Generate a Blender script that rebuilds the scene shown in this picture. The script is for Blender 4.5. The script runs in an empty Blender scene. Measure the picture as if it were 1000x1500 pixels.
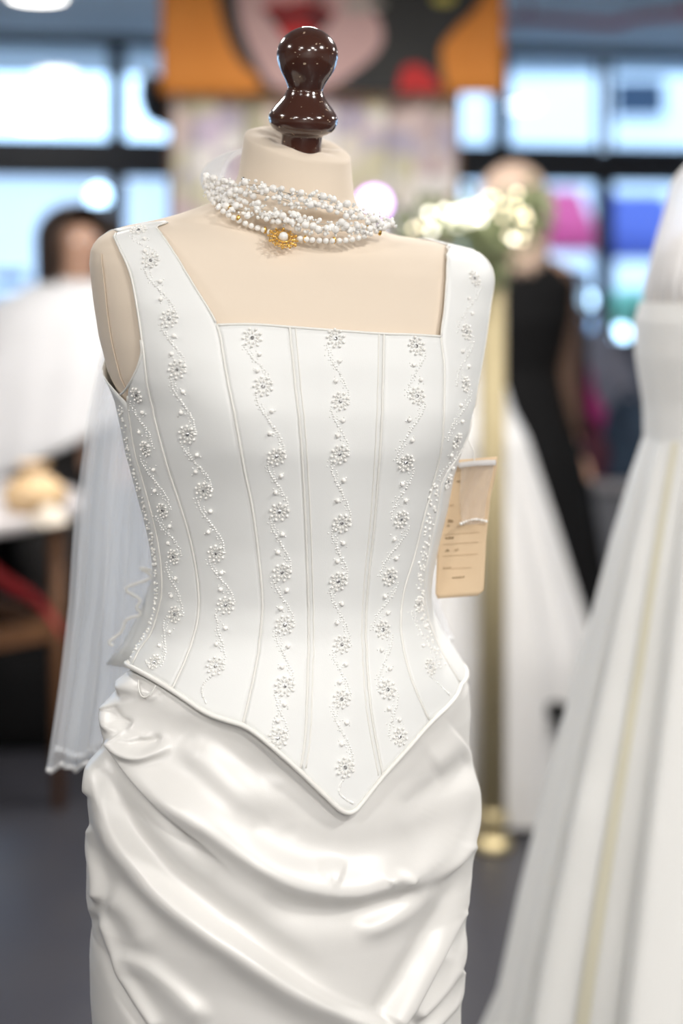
import bpy, bmesh, math, random
import numpy as np
from mathutils import Vector, Matrix
from mathutils.bvhtree import BVHTree

random.seed(7)
rng = np.random.default_rng(11)
SC = bpy.context.scene
COL = SC.collection
PI = math.pi

# ------------------------------------------------------------------ camera
F = 2083.0          # focal length in pixels of a 1000 px wide frame (50 mm on 24 mm)
H0, HY = 1.48, 400  # eye height, horizon row (vertical shift lens)
cam = bpy.data.cameras.new('camera')
cam.sensor_fit = 'HORIZONTAL'; cam.sensor_width = 24.0; cam.lens = 50.0
cam.shift_y = -0.35
cam.dof.use_dof = True; cam.dof.focus_distance = 1.305; cam.dof.aperture_fstop = 1.75
cam.clip_start = 0.05; cam.clip_end = 200
camo = bpy.data.objects.new('camera', cam); COL.objects.link(camo)
camo.location = (0, 0, H0); camo.rotation_euler = (PI/2, 0, 0)
SC.camera = camo

# ------------------------------------------------------------------ view
SC.view_settings.view_transform = 'Standard'
SC.view_settings.look = 'None'
SC.view_settings.gamma = 1.0
SC.view_settings.use_curve_mapping = False
SC.view_settings.exposure = -0.15

# ------------------------------------------------------------------ sky: bright bluish overcast day
w = bpy.data.worlds.new('sky'); SC.world = w; w.use_nodes = True
nt = w.node_tree; nt.nodes.clear()
o_ = nt.nodes.new('ShaderNodeOutputWorld'); b_ = nt.nodes.new('ShaderNodeBackground')
b_.inputs[0].default_value = (0.52, 0.74, 1.0, 1); b_.inputs[1].default_value = 4.5
nt.links.new(b_.outputs[0], o_.inputs[0])

# ceiling lamps: (x, y, power, size)
LAMPS = [(0.75, -0.55, 28, .30), (-0.75, -0.6, 14, .30), (1.55, 0.45, 30, .30), (-1.7, 0.9, 16, .30),
         (0.5, -2.3, 60, .60), (1.7, -1.4, 28, .40), (-1.5, -1.5, 14, .30),
         (0.85, 2.6, 34, .30), (-1.0, 2.9, 28, .30), (2.2, 3.0, 26, .30), (-1.23, 5.75, 6, .22), (1.9, 5.2, 6, .22), (-.05, 3.7, 32, .30)]  # last entry is an added lamp that brightens the banner and screen
LAMP_COL = (1.0, 0.965, 0.925)
CEIL = 2.62

def P(x, y, d):
    return Vector(((x-500)/F*d, d, H0-(y-HY)/F*d))

# ------------------------------------------------------------------ helpers
def tag(o, label=None, cat=None, group=None, kind=None):
    if label: o['label'] = label
    if cat: o['category'] = cat
    if group: o['group'] = group
    if kind: o['kind'] = kind
    return o

def thing(name, label, cat, loc=(0, 0, 0), group=None):
    o = bpy.data.objects.new(name, None); COL.objects.link(o)
    o.location = loc; o.empty_display_size = .1
    return tag(o, label, cat, group)

def wloc(o):
    v = Vector((0, 0, 0))
    while o is not None:
        v = v + o.location if o.type == 'EMPTY' else v
        o = o.parent
    return v

def put(o, parent=None):
    COL.objects.link(o)
    if parent is not None:
        o.parent = parent
        if parent.type == 'EMPTY': o.matrix_parent_inverse = Matrix.Translation(-wloc(parent))
    return o

def mesh(name, verts, faces, smooth=True):
    me = bpy.data.meshes.new(name)
    me.from_pydata([tuple(v) for v in verts], [], [tuple(int(i) for i in f) for f in faces])
    me.validate()
    if smooth:
        me.polygons.foreach_set('use_smooth', [True]*len(me.polygons))
    me.update()
    return me

def obj(name, verts, faces, mat, parent=None, smooth=True, **kw):
    me = mesh(name, verts, faces, smooth)
    if isinstance(mat, (list, tuple)):
        for m in mat: me.materials.append(m)
    else:
        me.materials.append(mat)
    o = bpy.data.objects.new(name, me)
    put(o, parent)
    return tag(o, **kw)

class MB:
    """collects simple shapes into one mesh"""
    def __init__(s): s.v = []; s.f = []
    def add(s, v, f):
        n = len(s.v); s.v += [Vector(p) for p in v]; s.f += [tuple(i+n for i in q) for q in f]; return s
    def box(s, c, d, rz=0, bev=0):
        x, y, z = d[0]/2, d[1]/2, d[2]/2
        R = Matrix.Rotation(rz, 3, 'Z'); c = Vector(c)
        if bev <= 0:
            v = [c+R@Vector((sx*x, sy*y, sz*z)) for sz in (-1, 1) for sx, sy in ((-1, -1), (1, -1), (1, 1), (-1, 1))]
            s.add(v, [(3, 2, 1, 0), (4, 5, 6, 7), (0, 1, 5, 4), (1, 2, 6, 5), (2, 3, 7, 6), (3, 0, 4, 7)])
        else:
            bm = bmesh.new(); bmesh.ops.create_cube(bm, size=1)
            for q in bm.verts: q.co = Vector((q.co.x*d[0], q.co.y*d[1], q.co.z*d[2]))
            bmesh.ops.bevel(bm, geom=bm.edges[:], offset=bev, segments=2, affect='EDGES', profile=.5)
            bm.verts.index_update()
            s.add([c+R@q.co for q in bm.verts], [[q.index for q in f.verts] for f in bm.faces]); bm.free()
        return s
    def sph(s, c, r, nu=8, nv=6, sc=(1, 1, 1)):
        c = Vector(c); v = [c+Vector((0, 0, r*sc[2]))]; f = []
        for j in range(1, nv):
            t = PI*j/nv
            for i in range(nu):
                a = 2*PI*i/nu
                v.append(c+Vector((r*sc[0]*math.sin(t)*math.cos(a), r*sc[1]*math.sin(t)*math.sin(a), r*sc[2]*math.cos(t))))
        v.append(c-Vector((0, 0, r*sc[2])))
        for i in range(nu): f.append((0, 1+i, 1+(i+1) % nu))
        for j in range(nv-2):
            for i in range(nu):
                a = 1+j*nu+i; b = 1+j*nu+(i+1) % nu
                f.append((a, a+nu, b+nu, b))
        L = len(v)-1; k = 1+(nv-2)*nu
        for i in range(nu): f.append((L, k+(i+1) % nu, k+i))
        return s.add(v, f)
    def tube(s, pts, r, n=6, closed=False):
        pts = [Vector(p) for p in pts]; m = len(pts)
        rr = r if hasattr(r, '__len__') else [r]*m
        v = []; f = []; prev = None
        for i, p in enumerate(pts):
            a = pts[i-1] if (i or closed) else p; b = pts[(i+1) % m] if (i < m-1 or closed) else p
            t = (b-a)
            if t.length < 1e-9: t = Vector((0, 0, 1))
            t.normalize()
            if prev is None:
                u = t.orthogonal().normalized()
            else:
                u = prev-t*prev.dot(t)
                u = u.normalized() if u.length > 1e-6 else t.orthogonal().normalized()
            prev = u; w_ = t.cross(u)
            for k in range(n):
                an = 2*PI*k/n
                v.append(p+(u*math.cos(an)+w_*math.sin(an))*rr[i])
        for i in range(m if closed else m-1):
            j = (i+1) % m
            for k in range(n):
                f.append((i*n+k, i*n+(k+1) % n, j*n+(k+1) % n, j*n+k))
        if not closed:
            f.append(tuple(range(n-1, -1, -1))); f.append(tuple((m-1)*n+k for k in range(n)))
        return s.add(v, f)
    def lathe(s, c, prof, n=32, M=None):
        c = Vector(c); v = []; f = []
        for (h, r) in prof:
            for k in range(n):
                a = 2*PI*k/n; q = Vector((r*math.cos(a), r*math.sin(a), h))
                v.append(c+(M@q if M else q))
        for i in range(len(prof)-1):
            for k in range(n):
                f.append((i*n+k, i*n+(k+1) % n, (i+1)*n+(k+1) % n, (i+1)*n+k))
        f.append(tuple(range(n-1, -1, -1))); f.append(tuple((len(prof)-1)*n+k for k in range(n)))
        return s.add(v, f)
    def grid(s, G, closed_u=False):
        """G: [rows][cols] of points"""
        nr, nc = len(G), len(G[0]); v = [p for r in G for p in r]; f = []
        for i in range(nr-1):
            for k in range(nc if closed_u else nc-1):
                f.append((i*nc+k, i*nc+(k+1) % nc, (i+1)*nc+(k+1) % nc, (i+1)*nc+k))
        return s.add(v, f)
    def prism(s, pts, vec):
        """flat polygon pts extruded by vec"""
        pts = [Vector(p) for p in pts]; vec = Vector(vec); n = len(pts)
        return s.add(pts+[p+vec for p in pts], [tuple(range(n)), tuple(range(2*n-1, n-1, -1))]+[(i, i+n, (i+1) % n+n, (i+1) % n) for i in range(n)])
    def build(s, name, mat, parent=None, smooth=True, **kw):
        return obj(name, s.v, s.f, mat, parent, smooth, **kw)

def solid(o, th, off=-1):
    m = o.modifiers.new('thickness', 'SOLIDIFY'); m.thickness = th; m.offset = off; return o
def subsurf(o, n=1):
    m = o.modifiers.new('smooth', 'SUBSURF'); m.levels = n; m.render_levels = n; return o
def bevel(o, wd=.004):
    m = o.modifiers.new('bevel', 'BEVEL'); m.width = wd; m.segments = 2; m.limit_method = 'ANGLE'; return o

def catmull(pts, per=6, closed=False):
    pts = [Vector(p) for p in pts]; n = len(pts); out = []
    for i in range(n if closed else n-1):
        if closed:
            p0, p1, p2, p3 = pts[i-1], pts[i], pts[(i+1) % n], pts[(i+2) % n]
        else:
            p0, p1, p2, p3 = pts[max(i-1, 0)], pts[i], pts[i+1], pts[min(i+2, n-1)]
        for k in range(per):
            t = k/per
            out.append(.5*((2*p1)+(p2-p0)*t+(2*p0-5*p1+4*p2-p3)*t*t+(3*p1-p0-3*p2+p3)*t**3))
    if not closed: out.append(pts[-1])
    return out
def cat2(pts, per=6):
    return [(v.x, v.y) for v in catmull([(p[0], p[1], 0) for p in pts], per)]

# ------------------------------------------------------------------ materials
def mat(name, col, rough=.6, metal=0, spec=.5, noise=None, bump=None, emit=None, sheen=0, coat=0, trans=0, sss=0):
    """noise=(scale, colour2, amount) procedural colour variation; bump=(scale, strength)"""
    m = bpy.data.materials.new(name); m.use_nodes = True
    n = m.node_tree; p = n.nodes['Principled BSDF']
    p.inputs['Base Color'].default_value = (*col, 1); p.inputs['Roughness'].default_value = rough
    p.inputs['Metallic'].default_value = metal; p.inputs['Specular IOR Level'].default_value = spec
    if sheen: p.inputs['Sheen Weight'].default_value = sheen
    if coat: p.inputs['Coat Weight'].default_value = coat; p.inputs['Coat Roughness'].default_value = .08
    if trans: p.inputs['Transmission Weight'].default_value = trans
    if sss:
        p.inputs['Subsurface Weight'].default_value = sss; p.inputs['Subsurface Radius'].default_value = (.01, .008, .006)
        p.inputs['Subsurface Scale'].default_value = .3
    if emit:
        p.inputs['Emission Color'].default_value = (*emit[0], 1); p.inputs['Emission Strength'].default_value = emit[1]
    tc = None
    if noise or bump: tc = n.nodes.new('ShaderNodeTexCoord')
    if noise:
        t = n.nodes.new('ShaderNodeTexNoise'); t.inputs['Scale'].default_value = noise[0]; t.inputs['Detail'].default_value = 4
        n.links.new(tc.outputs['Object'], t.inputs['Vector'])
        r = n.nodes.new('ShaderNodeValToRGB'); r.color_ramp.elements[0].position = .5-noise[2]/2; r.color_ramp.elements[1].position = .5+noise[2]/2
        r.color_ramp.elements[0].color = (*col, 1); r.color_ramp.elements[1].color = (*noise[1], 1)
        n.links.new(t.outputs['Fac'], r.inputs['Fac']); n.links.new(r.outputs['Color'], p.inputs['Base Color'])
    if bump:
        t = n.nodes.new('ShaderNodeTexNoise'); t.inputs['Scale'].default_value = bump[0]; t.inputs['Detail'].default_value = 2
        n.links.new(tc.outputs['Object'], t.inputs['Vector'])
        b = n.nodes.new('ShaderNodeBump'); b.inputs['Strength'].default_value = bump[1]; b.inputs['Distance'].default_value = .002
        n.links.new(t.outputs['Fac'], b.inputs['Height']); n.links.new(b.outputs['Normal'], p.inputs['Normal'])
    return m

def sheer(name, col, alpha):
    m = bpy.data.materials.new(name); m.use_nodes = True; n = m.node_tree; n.nodes.clear()
    out = n.nodes.new('ShaderNodeOutputMaterial'); mx = n.nodes.new('ShaderNodeMixShader'); m2 = n.nodes.new('ShaderNodeMixShader')
    tr = n.nodes.new('ShaderNodeBsdfTransparent'); df = n.nodes.new('ShaderNodeBsdfDiffuse'); tl = n.nodes.new('ShaderNodeBsdfTranslucent')
    df.inputs[0].default_value = (*col, 1); tl.inputs[0].default_value = (*col, 1)
    m2.inputs[0].default_value = .4; mx.inputs[0].default_value = alpha
    n.links.new(df.outputs[0], m2.inputs[1]); n.links.new(tl.outputs[0], m2.inputs[2])
    n.links.new(tr.outputs[0], mx.inputs[1]); n.links.new(m2.outputs[0], mx.inputs[2]); n.links.new(mx.outputs[0], out.inputs[0])
    return m
def pane_mat():
    m = bpy.data.materials.new('window_glass'); m.use_nodes = True; n = m.node_tree; n.nodes.clear()
    out = n.nodes.new('ShaderNodeOutputMaterial'); mx = n.nodes.new('ShaderNodeMixShader')
    tr = n.nodes.new('ShaderNodeBsdfTransparent'); gl = n.nodes.new('ShaderNodeBsdfGlossy')
    tr.inputs[0].default_value = (.93, .97, 1, 1); gl.inputs['Roughness'].default_value = .03
    mx.inputs[0].default_value = .05
    n.links.new(tr.outputs[0], mx.inputs[1]); n.links.new(gl.outputs[0], mx.inputs[2]); n.links.new(mx.outputs[0], out.inputs[0])
    return m

M = {}
M['satin'] = mat('ivory_satin', (.765, .755, .73), .365, spec=.8, bump=(900, .03))
M['duchess'] = mat('ivory_duchess_satin', (.85, .862, .85), .45, spec=.4, bump=(1100, .05))
M['piping'] = mat('ivory_piping', (.87, .86, .82), .5)
M['form'] = mat('cream_jersey', (.83, .715, .585), .85, spec=.2, sheen=.2, bump=(1600, .12))
M['seam'] = mat('cream_seam', (.76, .64, .51), .9, spec=.1)
M['pearl'] = mat('pearl', (.97, .955, .92), .32, spec=.45, coat=.15)
M['bugle'] = mat('white_bugle_bead', (.93, .93, .91), .15, spec=.7, coat=.2)
M['crystal'] = mat('silver_rhinestone', (.78, .78, .78), .22, metal=1)
M['gold'] = mat('gold_filigree', (.85, .55, .16), .28, metal=1)
M['glass_bead'] = mat('clear_glass_bead', (.96, .96, .95), .10, spec=.8, trans=.15)
M['wire'] = mat('silver_wire', (.6, .58, .52), .3, metal=1)
M['tulle'] = sheer('white_tulle', (.93, .95, .98), .47)
M['tulle_thick'] = sheer('gathered_tulle', (.93, .94, .96), .72)
M['organza'] = sheer('organza_ribbon', (.92, .88, .86), .38)
M['hem'] = mat('satin_cord_hem', (.86, .86, .86), .5)
M['card'] = mat('beige_card', (.73, .55, .36), .8, spec=.2, noise=(30, (.78, .60, .40), .5))
M['ink'] = mat('brown_ink', (.28, .19, .10), .8)
M['ink_faint'] = mat('faint_brown_ink', (.50, .36, .22), .8)

def finial_mat():
    m = mat('dark_brown_lacquer', (.062, .021, .013), .16, spec=.6, coat=.5)
    n = m.node_tree; p = n.nodes['Principled BSDF']; tc = n.nodes.new('ShaderNodeTexCoord')
    mp = n.nodes.new('ShaderNodeMapping'); mp.inputs['Scale'].default_value = (1, 1, 2.2)
    v = n.nodes.new('ShaderNodeTexNoise'); v.inputs['Scale'].default_value = 190; v.inputs['Detail'].default_value = 1
    r = n.nodes.new('ShaderNodeValToRGB'); r.color_ramp.elements[0].position = .72; r.color_ramp.elements[1].position = .74
    r.color_ramp.elements[0].color = (.062, .021, .013, 1); r.color_ramp.elements[1].color = (.55, .42, .30, 1)
    n.links.new(tc.outputs['Object'], mp.inputs[0]); n.links.new(mp.outputs[0], v.inputs['Vector']); n.links.new(v.outputs['Fac'], r.inputs[0]); n.links.new(r.outputs[0], p.inputs['Base Color'])
    return m
M['finial'] = finial_mat()
M['wall'] = mat('painted_wall', (.62, .60, .57), .8, noise=(3, (.66, .64, .6), .6))
M['ceiling'] = mat('ceiling_paint', (.60, .60, .60), .8, noise=(2, (.64, .63, .62), .6))
M['floor'] = mat('dark_vinyl_floor', (.042, .043, .055), .33, noise=(5, (.056, .055, .062), .6))
M['frame'] = mat('dark_window_frame', (.012, .015, .022), .45)
M['lowwall'] = mat('blue_grey_panel', (.07, .08, .12), .6, noise=(4, (.09, .1, .14), .5))
M['glass'] = pane_mat()
M['lamp'] = mat('lamp_diffuser', (1, 1, 1), .5, emit=((1, .95, .88), 9))
M['lamp_rim'] = mat('white_lamp_rim', (.8, .8, .8), .5)
M['orange'] = mat('orange_print', (.74, .27, .045), .75, noise=(4, (.68, .23, .035), .5))
M['black_print'] = mat('black_print', (.018, .018, .018), .75, noise=(8, (.03, .03, .028), .6))
M['pink_print'] = mat('pale_pink_print', (.56, .36, .34), .75)
M['red_print'] = mat('red_print', (.50, .022, .022), .75)
M['dark_red_print'] = mat('dark_red_print', (.10, .012, .014), .75)
M['yellow_print'] = mat('yellow_print', (.52, .45, .10), .75)
M['grey_print'] = mat('grey_print', (.40, .36, .32), .75)
M['black'] = mat('black_metal', (.012, .012, .014), .4)
M['brass'] = mat('brushed_gold_post', (.50, .42, .25), .6, metal=.15, noise=(14, (.45, .37, .21), .6))
M['brass_shiny'] = mat('polished_gold', (.72, .60, .34), .38, metal=.8)
M['leaf'] = mat('olive_leaf', (.20, .26, .13), .6, noise=(40, (.28, .29, .16), .6))
M['bulb'] = mat('warm_fairy_bulb', (1, .9, .7), .4, emit=((1, .86, .60), 3.5))
M['bulb_white'] = mat('white_fairy_bulb', (1, .95, .85), .4, emit=((1, .95, .82), 8))
M['purple'] = mat('purple_lens', (.8, .6, 1), .4, emit=((.72, .42, 1), 7))
M['black_cloth'] = mat('black_cloth', (.006, .006, .0065), .85, spec=.15)
M['sheer_black'] = sheer('sheer_black_sleeve', (.035, .026, .022), .62)
M['skin'] = mat('skin', (.55, .33, .23), .55, sss=.1)
M['blonde'] = mat('ash_blonde_hair', (.66, .50, .40), .55, noise=(60, (.58, .42, .32), .6))
M['brown_hair'] = mat('dark_brown_hair', (.030, .018, .014), .5, noise=(60, (.05, .03, .02), .6))
M['white_knit'] = mat('white_knit', (.82, .82, .83), .9, noise=(12, (.77, .77, .785), .6), bump=(120, .3))
M['dark_trouser'] = mat('dark_trouser', (.02, .018, .018), .8)
M['gown'] = mat('white_gown_satin', (.86, .85, .84), .6, noise=(6, (.83, .82, .81), .6))
M['gown_ivory'] = mat('ivory_gown_satin', (.87, .87, .85), .5)
M['ivory_fold'] = mat('ivory_band_satin', (.80, .76, .60), .6)
M['wood'] = mat('brown_wood', (.13, .055, .02), .5, noise=(18, (.17, .075, .03), .5))
M['tabletop'] = mat('white_laminate', (.58, .55, .55), .4)
M['red_cloth'] = mat('red_strap', (.30, .012, .016), .7)
M['gold_cloth'] = mat('peach_gold_fabric', (.62, .40, .17), .45, noise=(20, (.75, .56, .36), .6))
M['cream_cloth'] = mat('cream_fabric', (.72, .64, .54), .7)
M['grey_box'] = mat('grey_laminate', (.14, .145, .165), .5)
M['grey_top'] = mat('grey_top', (.30, .29, .31), .4)
M['magenta'] = mat('magenta_cloth', (.34, .010, .14), .75, noise=(18, (.25, .012, .12), .6))
M['navy'] = mat('navy_cloth', (.012, .026, .055), .75, noise=(18, (.02, .045, .08), .6))
M['pale_form'] = mat('pale_jersey', (.82, .77, .72), .85)
M['wine'] = mat('wine_cloth', (.075, .004, .022), .75, noise=(18, (.04, .004, .015), .6))
M['grey_cloth'] = mat('grey_blue_cloth', (.12, .14, .20), .75, noise=(12, (.18, .18, .22), .6))
M['red_pipe'] = mat('red_pipe', (.35, .03, .03), .45)
# outdoors
M['pavement'] = mat('pavement', (.42, .42, .43), .8, noise=(2, (.5, .5, .5), .6))
M['facade'] = mat('pale_facade', (.66, .64, .66), .8, noise=(1.2, (.72, .69, .70), .6))
M['facade2'] = mat('white_facade', (.80, .80, .82), .8)
M['pink_awning'] = mat('pink_awning', (.42, .016, .10), .7)
M['blue_awning'] = mat('blue_awning', (.025, .045, .24), .7)
M['teal'] = mat('teal_glass', (.012, .03, .06), .3, spec=.3)
M['van_white'] = mat('white_van_paint', (.75, .76, .80), .3)
M['van_blue'] = mat('blue_car_paint', (.10, .32, .62), .25, coat=.5)
M['mint'] = mat('mint_plastic', (.25, .72, .50), .5)
M['headlamp'] = mat('headlamp_and_glint', (.9, .95, 1), .3, emit=((.55, .78, 1), 9))  # also the glow of the globes added as window glints
M['tyre'] = mat('tyre', (.02, .02, .02), .8)

# ================================================================== THE ROOM
# window wall: passes px x=100 at 6.85 m and px x=900 at 7.30 m
A_ = P(100, HY, 6.85); B_ = P(900, HY, 7.30)
wdir = (B_-A_); wdir.z = 0; WL = wdir.length; wdir.normalize()
wnor = Vector((wdir.y, -wdir.x, 0))           # towards the room
WANG = math.atan2(wdir.y, wdir.x)
def wall_s(px):
    # parameter along wall where camera column px meets it
    k = (px-500)/F
    # A + s*wdir : x = k*y
    return (k*A_.y-A_.x)/(wdir.x-k*wdir.y)
def wbox(mb, s0, s1, z0, z1, t=.08, off=0):
    c = Vector((A_.x, A_.y, 0))+wdir*((s0+s1)/2)+wnor*off; c.z = (z0+z1)/2
    return mb.box(c, (s1-s0, t, z1-z0), WANG)

fl = MB(); fl.box((0, 2.0, -.05), (11, 12.4, .1)); fl.build('floor', M['floor'], smooth=False, kind='structure')
ce = MB(); ce.box((0, 2.0, CEIL+.06), (11, 12.4, .12)); ce.build('ceiling', M['ceiling'], smooth=False, kind='structure')
for nm, c, d in (('wall_left', (-5.0, 1.6, CEIL/2), (.1, 11, CEIL)), ('wall_right', (5.0, 2.2, CEIL/2), (.1, 12, CEIL)), ('wall_front', (0, -3.6, CEIL/2), (10, .1, CEIL))):
    MB().box(c, d).build(nm, M['wall'], smooth=False, kind='structure')
S0, S1 = -4.2, 7.2
ZB0, ZB1 = 1.965, 2.105      # transom beam
ZS = 1.12                    # sill of lower windows
wbox(MB(), S0, S1, 0, ZS, .10).build('wall_back', M['lowwall'], smooth=False, kind='structure')
wbox(MB(), S0, S1, ZB0, ZB1, .10).build('trim_1', M['frame'], smooth=False, kind='structure')
wbox(MB(), S0, S1, CEIL-.03, CEIL, .10).build('trim_2', M['frame'], smooth=False, kind='structure')
mull = [(-420, .05), (-130, .05), (171, .045), (455, .05), (733, .04), (884, .045), (1160, .05), (1400, .05)]
ms = [(wall_s(px), wd) for px, wd in mull]
for i, (s, wd) in enumerate(ms):
    wbox(MB(), s-wd/2, s+wd/2, ZS, ZB0 if i == 5 else CEIL-.03, .09).build('trim_%d' % (i+3), M['frame'], smooth=False, kind='structure')
edges = [S0]+[s for s, _ in ms]+[S1]
k = 0
for i in range(len(edges)-1):
    for z0, z1 in ((ZS, ZB0), (ZB1, CEIL-.03)):
        k += 1
        a, b = edges[i]+.02, edges[i+1]-.02
        fr = MB(); t = .022
        wbox(fr, a, a+t, z0, z1, .05); wbox(fr, b-t, b, z0, z1, .05); wbox(fr, a, b, z0, z0+t, .05); wbox(fr, a, b, z1-t, z1, .05)
        f = fr.build('window_%d' % k, M['frame'], smooth=False, kind='structure')
        wbox(MB(), a+t, b-t, z0+t, z1-t, .006).build('pane', M['glass'], f, smooth=False)

# ceiling lamps
LNAME = ['above the camera, right of the dress form', 'above the camera, left of the dress form', 'above the front of the right edge gown', 'left of the dress form, out of frame',
         'in the rear row behind the camera, middle', 'in the rear row behind the camera, right', 'in the rear row behind the camera, left', 'over the gold post', 'over the bridal veil side', 'over the grey counter, far right',
         'at the upper left corner, near the windows', 'beside the red pipe, near the windows', 'added out of view to brighten the orange banner']
for i, (x, y, pw, sz) in enumerate(LAMPS):
    t = thing('ceiling_light', 'round white recessed ceiling downlight '+LNAME[i], 'ceiling light', (x, y, CEIL), 'recessed ceiling downlights')
    MB().lathe((x, y, CEIL-.018), [(0, sz/2+.02), (.012, sz/2+.025), (.018, sz/2+.025)], 32).build('rim', M['lamp_rim'], t)
    MB().lathe((x, y, CEIL-.024), [(0, sz/2-.004), (.008, sz/2)], 32).build('diffuser', M['lamp'], t, smooth=False)
    L = bpy.data.lights.new('ceiling_lamp', 'AREA'); L.shape = 'DISK'; L.size = sz; L.energy = pw; L.color = LAMP_COL
    lo = bpy.data.objects.new('lamp_light', L); lo.location = (x, y, CEIL-.03); put(lo, t); lo.location = (x, y, CEIL-.03)

# ================================================================== BODY SURFACE (form + corset)
PHI = math.radians(22)
fd = np.array([math.sin(PHI), -math.cos(PHI), 0.0]); sd = np.array([-math.cos(PHI), -math.sin(PHI), 0.0])
TILT = .045; XC = 430; D0 = 1.40

def smooth_interp(ys, tab_y, tab_v, wdt=9):
    y = np.arange(tab_y[0]-60, tab_y[-1]+60, 1.0)
    v = np.interp(y, tab_y, tab_v)
    kk = np.hanning(wdt*2+1); kk /= kk.sum()
    v = np.convolve(np.pad(v, wdt, mode='edge'), kk, mode='valid')
    return np.interp(ys, y, v)

class Surf:
    def __init__(s, left, right, depth, extra=None, dy=2.0):
        s.y0 = max(left[0][0], right[0][0]); s.y1 = min(left[-1][0], right[-1][0])
        s.ys = np.arange(s.y0, s.y1+.1, dy)
        L = smooth_interp(s.ys, [a for a, _ in left], [b for _, b in left], 4)
        R = smooth_interp(s.ys, [a for a, _ in right], [b for _, b in right], 4)
        d = np.array(depth)
        s.bf = smooth_interp(s.ys, d[:, 0], d[:, 1], 14); s.bb = smooth_interp(s.ys, d[:, 0], d[:, 2], 14)
        s.n = smooth_interp(s.ys, d[:, 0], d[:, 3], 14); s.yc = smooth_interp(s.ys, d[:, 0], d[:, 4], 14)
        s.extra = extra
        s.cx = ((L+R)/2-500)/F*D0; s.a = (R-L)/2/F*D0
        th = np.linspace(-PI, PI, 241)
        for it in range(8):
            p = s.pt(th[None, :], s.ys[:, None])
            px = 500+F*p[..., 0]/p[..., 1]
            mn, mx = px.min(1), px.max(1)
            s.a *= (1+.9*((R-L)/(mx-mn)-1)); s.cx += ((L+R)/2-(mn+mx)/2)/F*D0
            s.a = np.maximum(s.a, .015)
    def par(s, y, arr): return np.interp(y, s.ys, arr)
    def pt(s, th, y, off=0.0):
        th, y = np.broadcast_arrays(np.asarray(th, float), np.asarray(y, float))
        a = s.par(y, s.a); n = s.par(y, s.n); cx = s.par(y, s.cx); yc = s.par(y, s.yc)
        c, sn = np.cos(th), np.sin(th)
        b = np.where(c > 0, s.par(y, s.bf), s.par(y, s.bb))
        lx = (a+off)*np.sign(sn)*np.abs(sn)**(2/n); ly = (b+off)*np.sign(c)*np.abs(c)**(2/n)
        if s.extra is not None: ly = ly+s.extra(th, y)
        X = cx+lx*sd[0]+ly*fd[0]; Y = yc+lx*sd[1]+ly*fd[1]
        Z = H0-(y-HY)/F*D0-TILT*(X-(XC-500)/F*D0)
        kk = np.clip((322-y)/75, 0, 1)                    # neck cap leans to the front
        Z = Z-kk*(.36*(ly*1.0)+.07*(X-cx))
        return np.stack([X, Y, Z], -1)

LEFT = [(205, 364), (212, 358), (222, 355), (240, 353), (270, 347), (290, 338), (301, 322), (309, 300), (326, 250), (336, 214), (343, 186), (350, 165), (358, 150),
        (368, 138), (380, 131), (400, 129), (453, 135), (502, 143), (553, 157), (588, 175), (625, 183), (664, 191), (716, 206), (774, 222), (809, 229),
        (859, 234), (889, 232), (914, 225), (945, 205), (966, 193), (985, 182), (1010, 172), (1060, 160), (1140, 150), (1260, 150)]
RIGHT = [(205, 511), (212, 515), (240, 517), (270, 520), (290, 526), (301, 535), (309, 541), (326, 552), (336, 575), (343, 645), (350, 688), (358, 704), (368, 714),
         (380, 718), (395, 718), (427, 712), (488, 704), (548, 694), (578, 689), (621, 680), (654, 668), (690, 657), (740, 648), (791, 636), (836, 627),
         (869, 624), (896, 628), (925, 641), (950, 658), (974, 672), (991, 677), (1060, 686), (1140, 690), (1260, 690)]
DEP = [(205, .049, .049, 2, 1.392), (240, .051, .052, 2, 1.394), (280, .056, .056, 2, 1.40), (305, .060, .060, 2, 1.40), (325, .056, .060, 2, 1.40), (343, .052, .058, 2.0, 1.40), (368, .070, .074, 2.2, 1.40),
       (400, .086, .086, 2.4, 1.40), (450, .102, .096, 2.5, 1.40), (520, .116, .102, 2.4, 1.40), (588, .122, .104, 2.3, 1.40), (640, .122, .102, 2.2, 1.40),
       (700, .113, .098, 2.1, 1.40), (780, .100, .088, 2.05, 1.40), (859, .093, .082, 2, 1.40), (900, .096, .086, 2, 1.40), (950, .107, .100, 2, 1.40),
       (1000, .118, .112, 2, 1.40), (1060, .129, .122, 2, 1.40), (1130, .138, .13, 2, 1.40), (1260, .142, .138, 2, 1.40)]
def bust(th, y):
    g = np.exp(-((np.abs(th)-math.radians(33))/math.radians(24))**2)
    return .008*g*np.exp(-((y-590)/75)**2)
BODY = Surf(LEFT, RIGHT, DEP, bust)

def closed_grid(S, ys, nth, off=0.0):
    th = np.linspace(-PI, PI, nth, endpoint=False)
    return S.pt(th[None, :], np.asarray(ys)[:, None], off)

def grid_faces(nr, nc, closed=True):
    f = []
    for i in range(nr-1):
        for k in range(nc if closed else nc-1):
            f.append((i*nc+k, (i+1)*nc+k, (i+1)*nc+(k+1) % nc, i*nc+(k+1) % nc))
    return f

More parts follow.
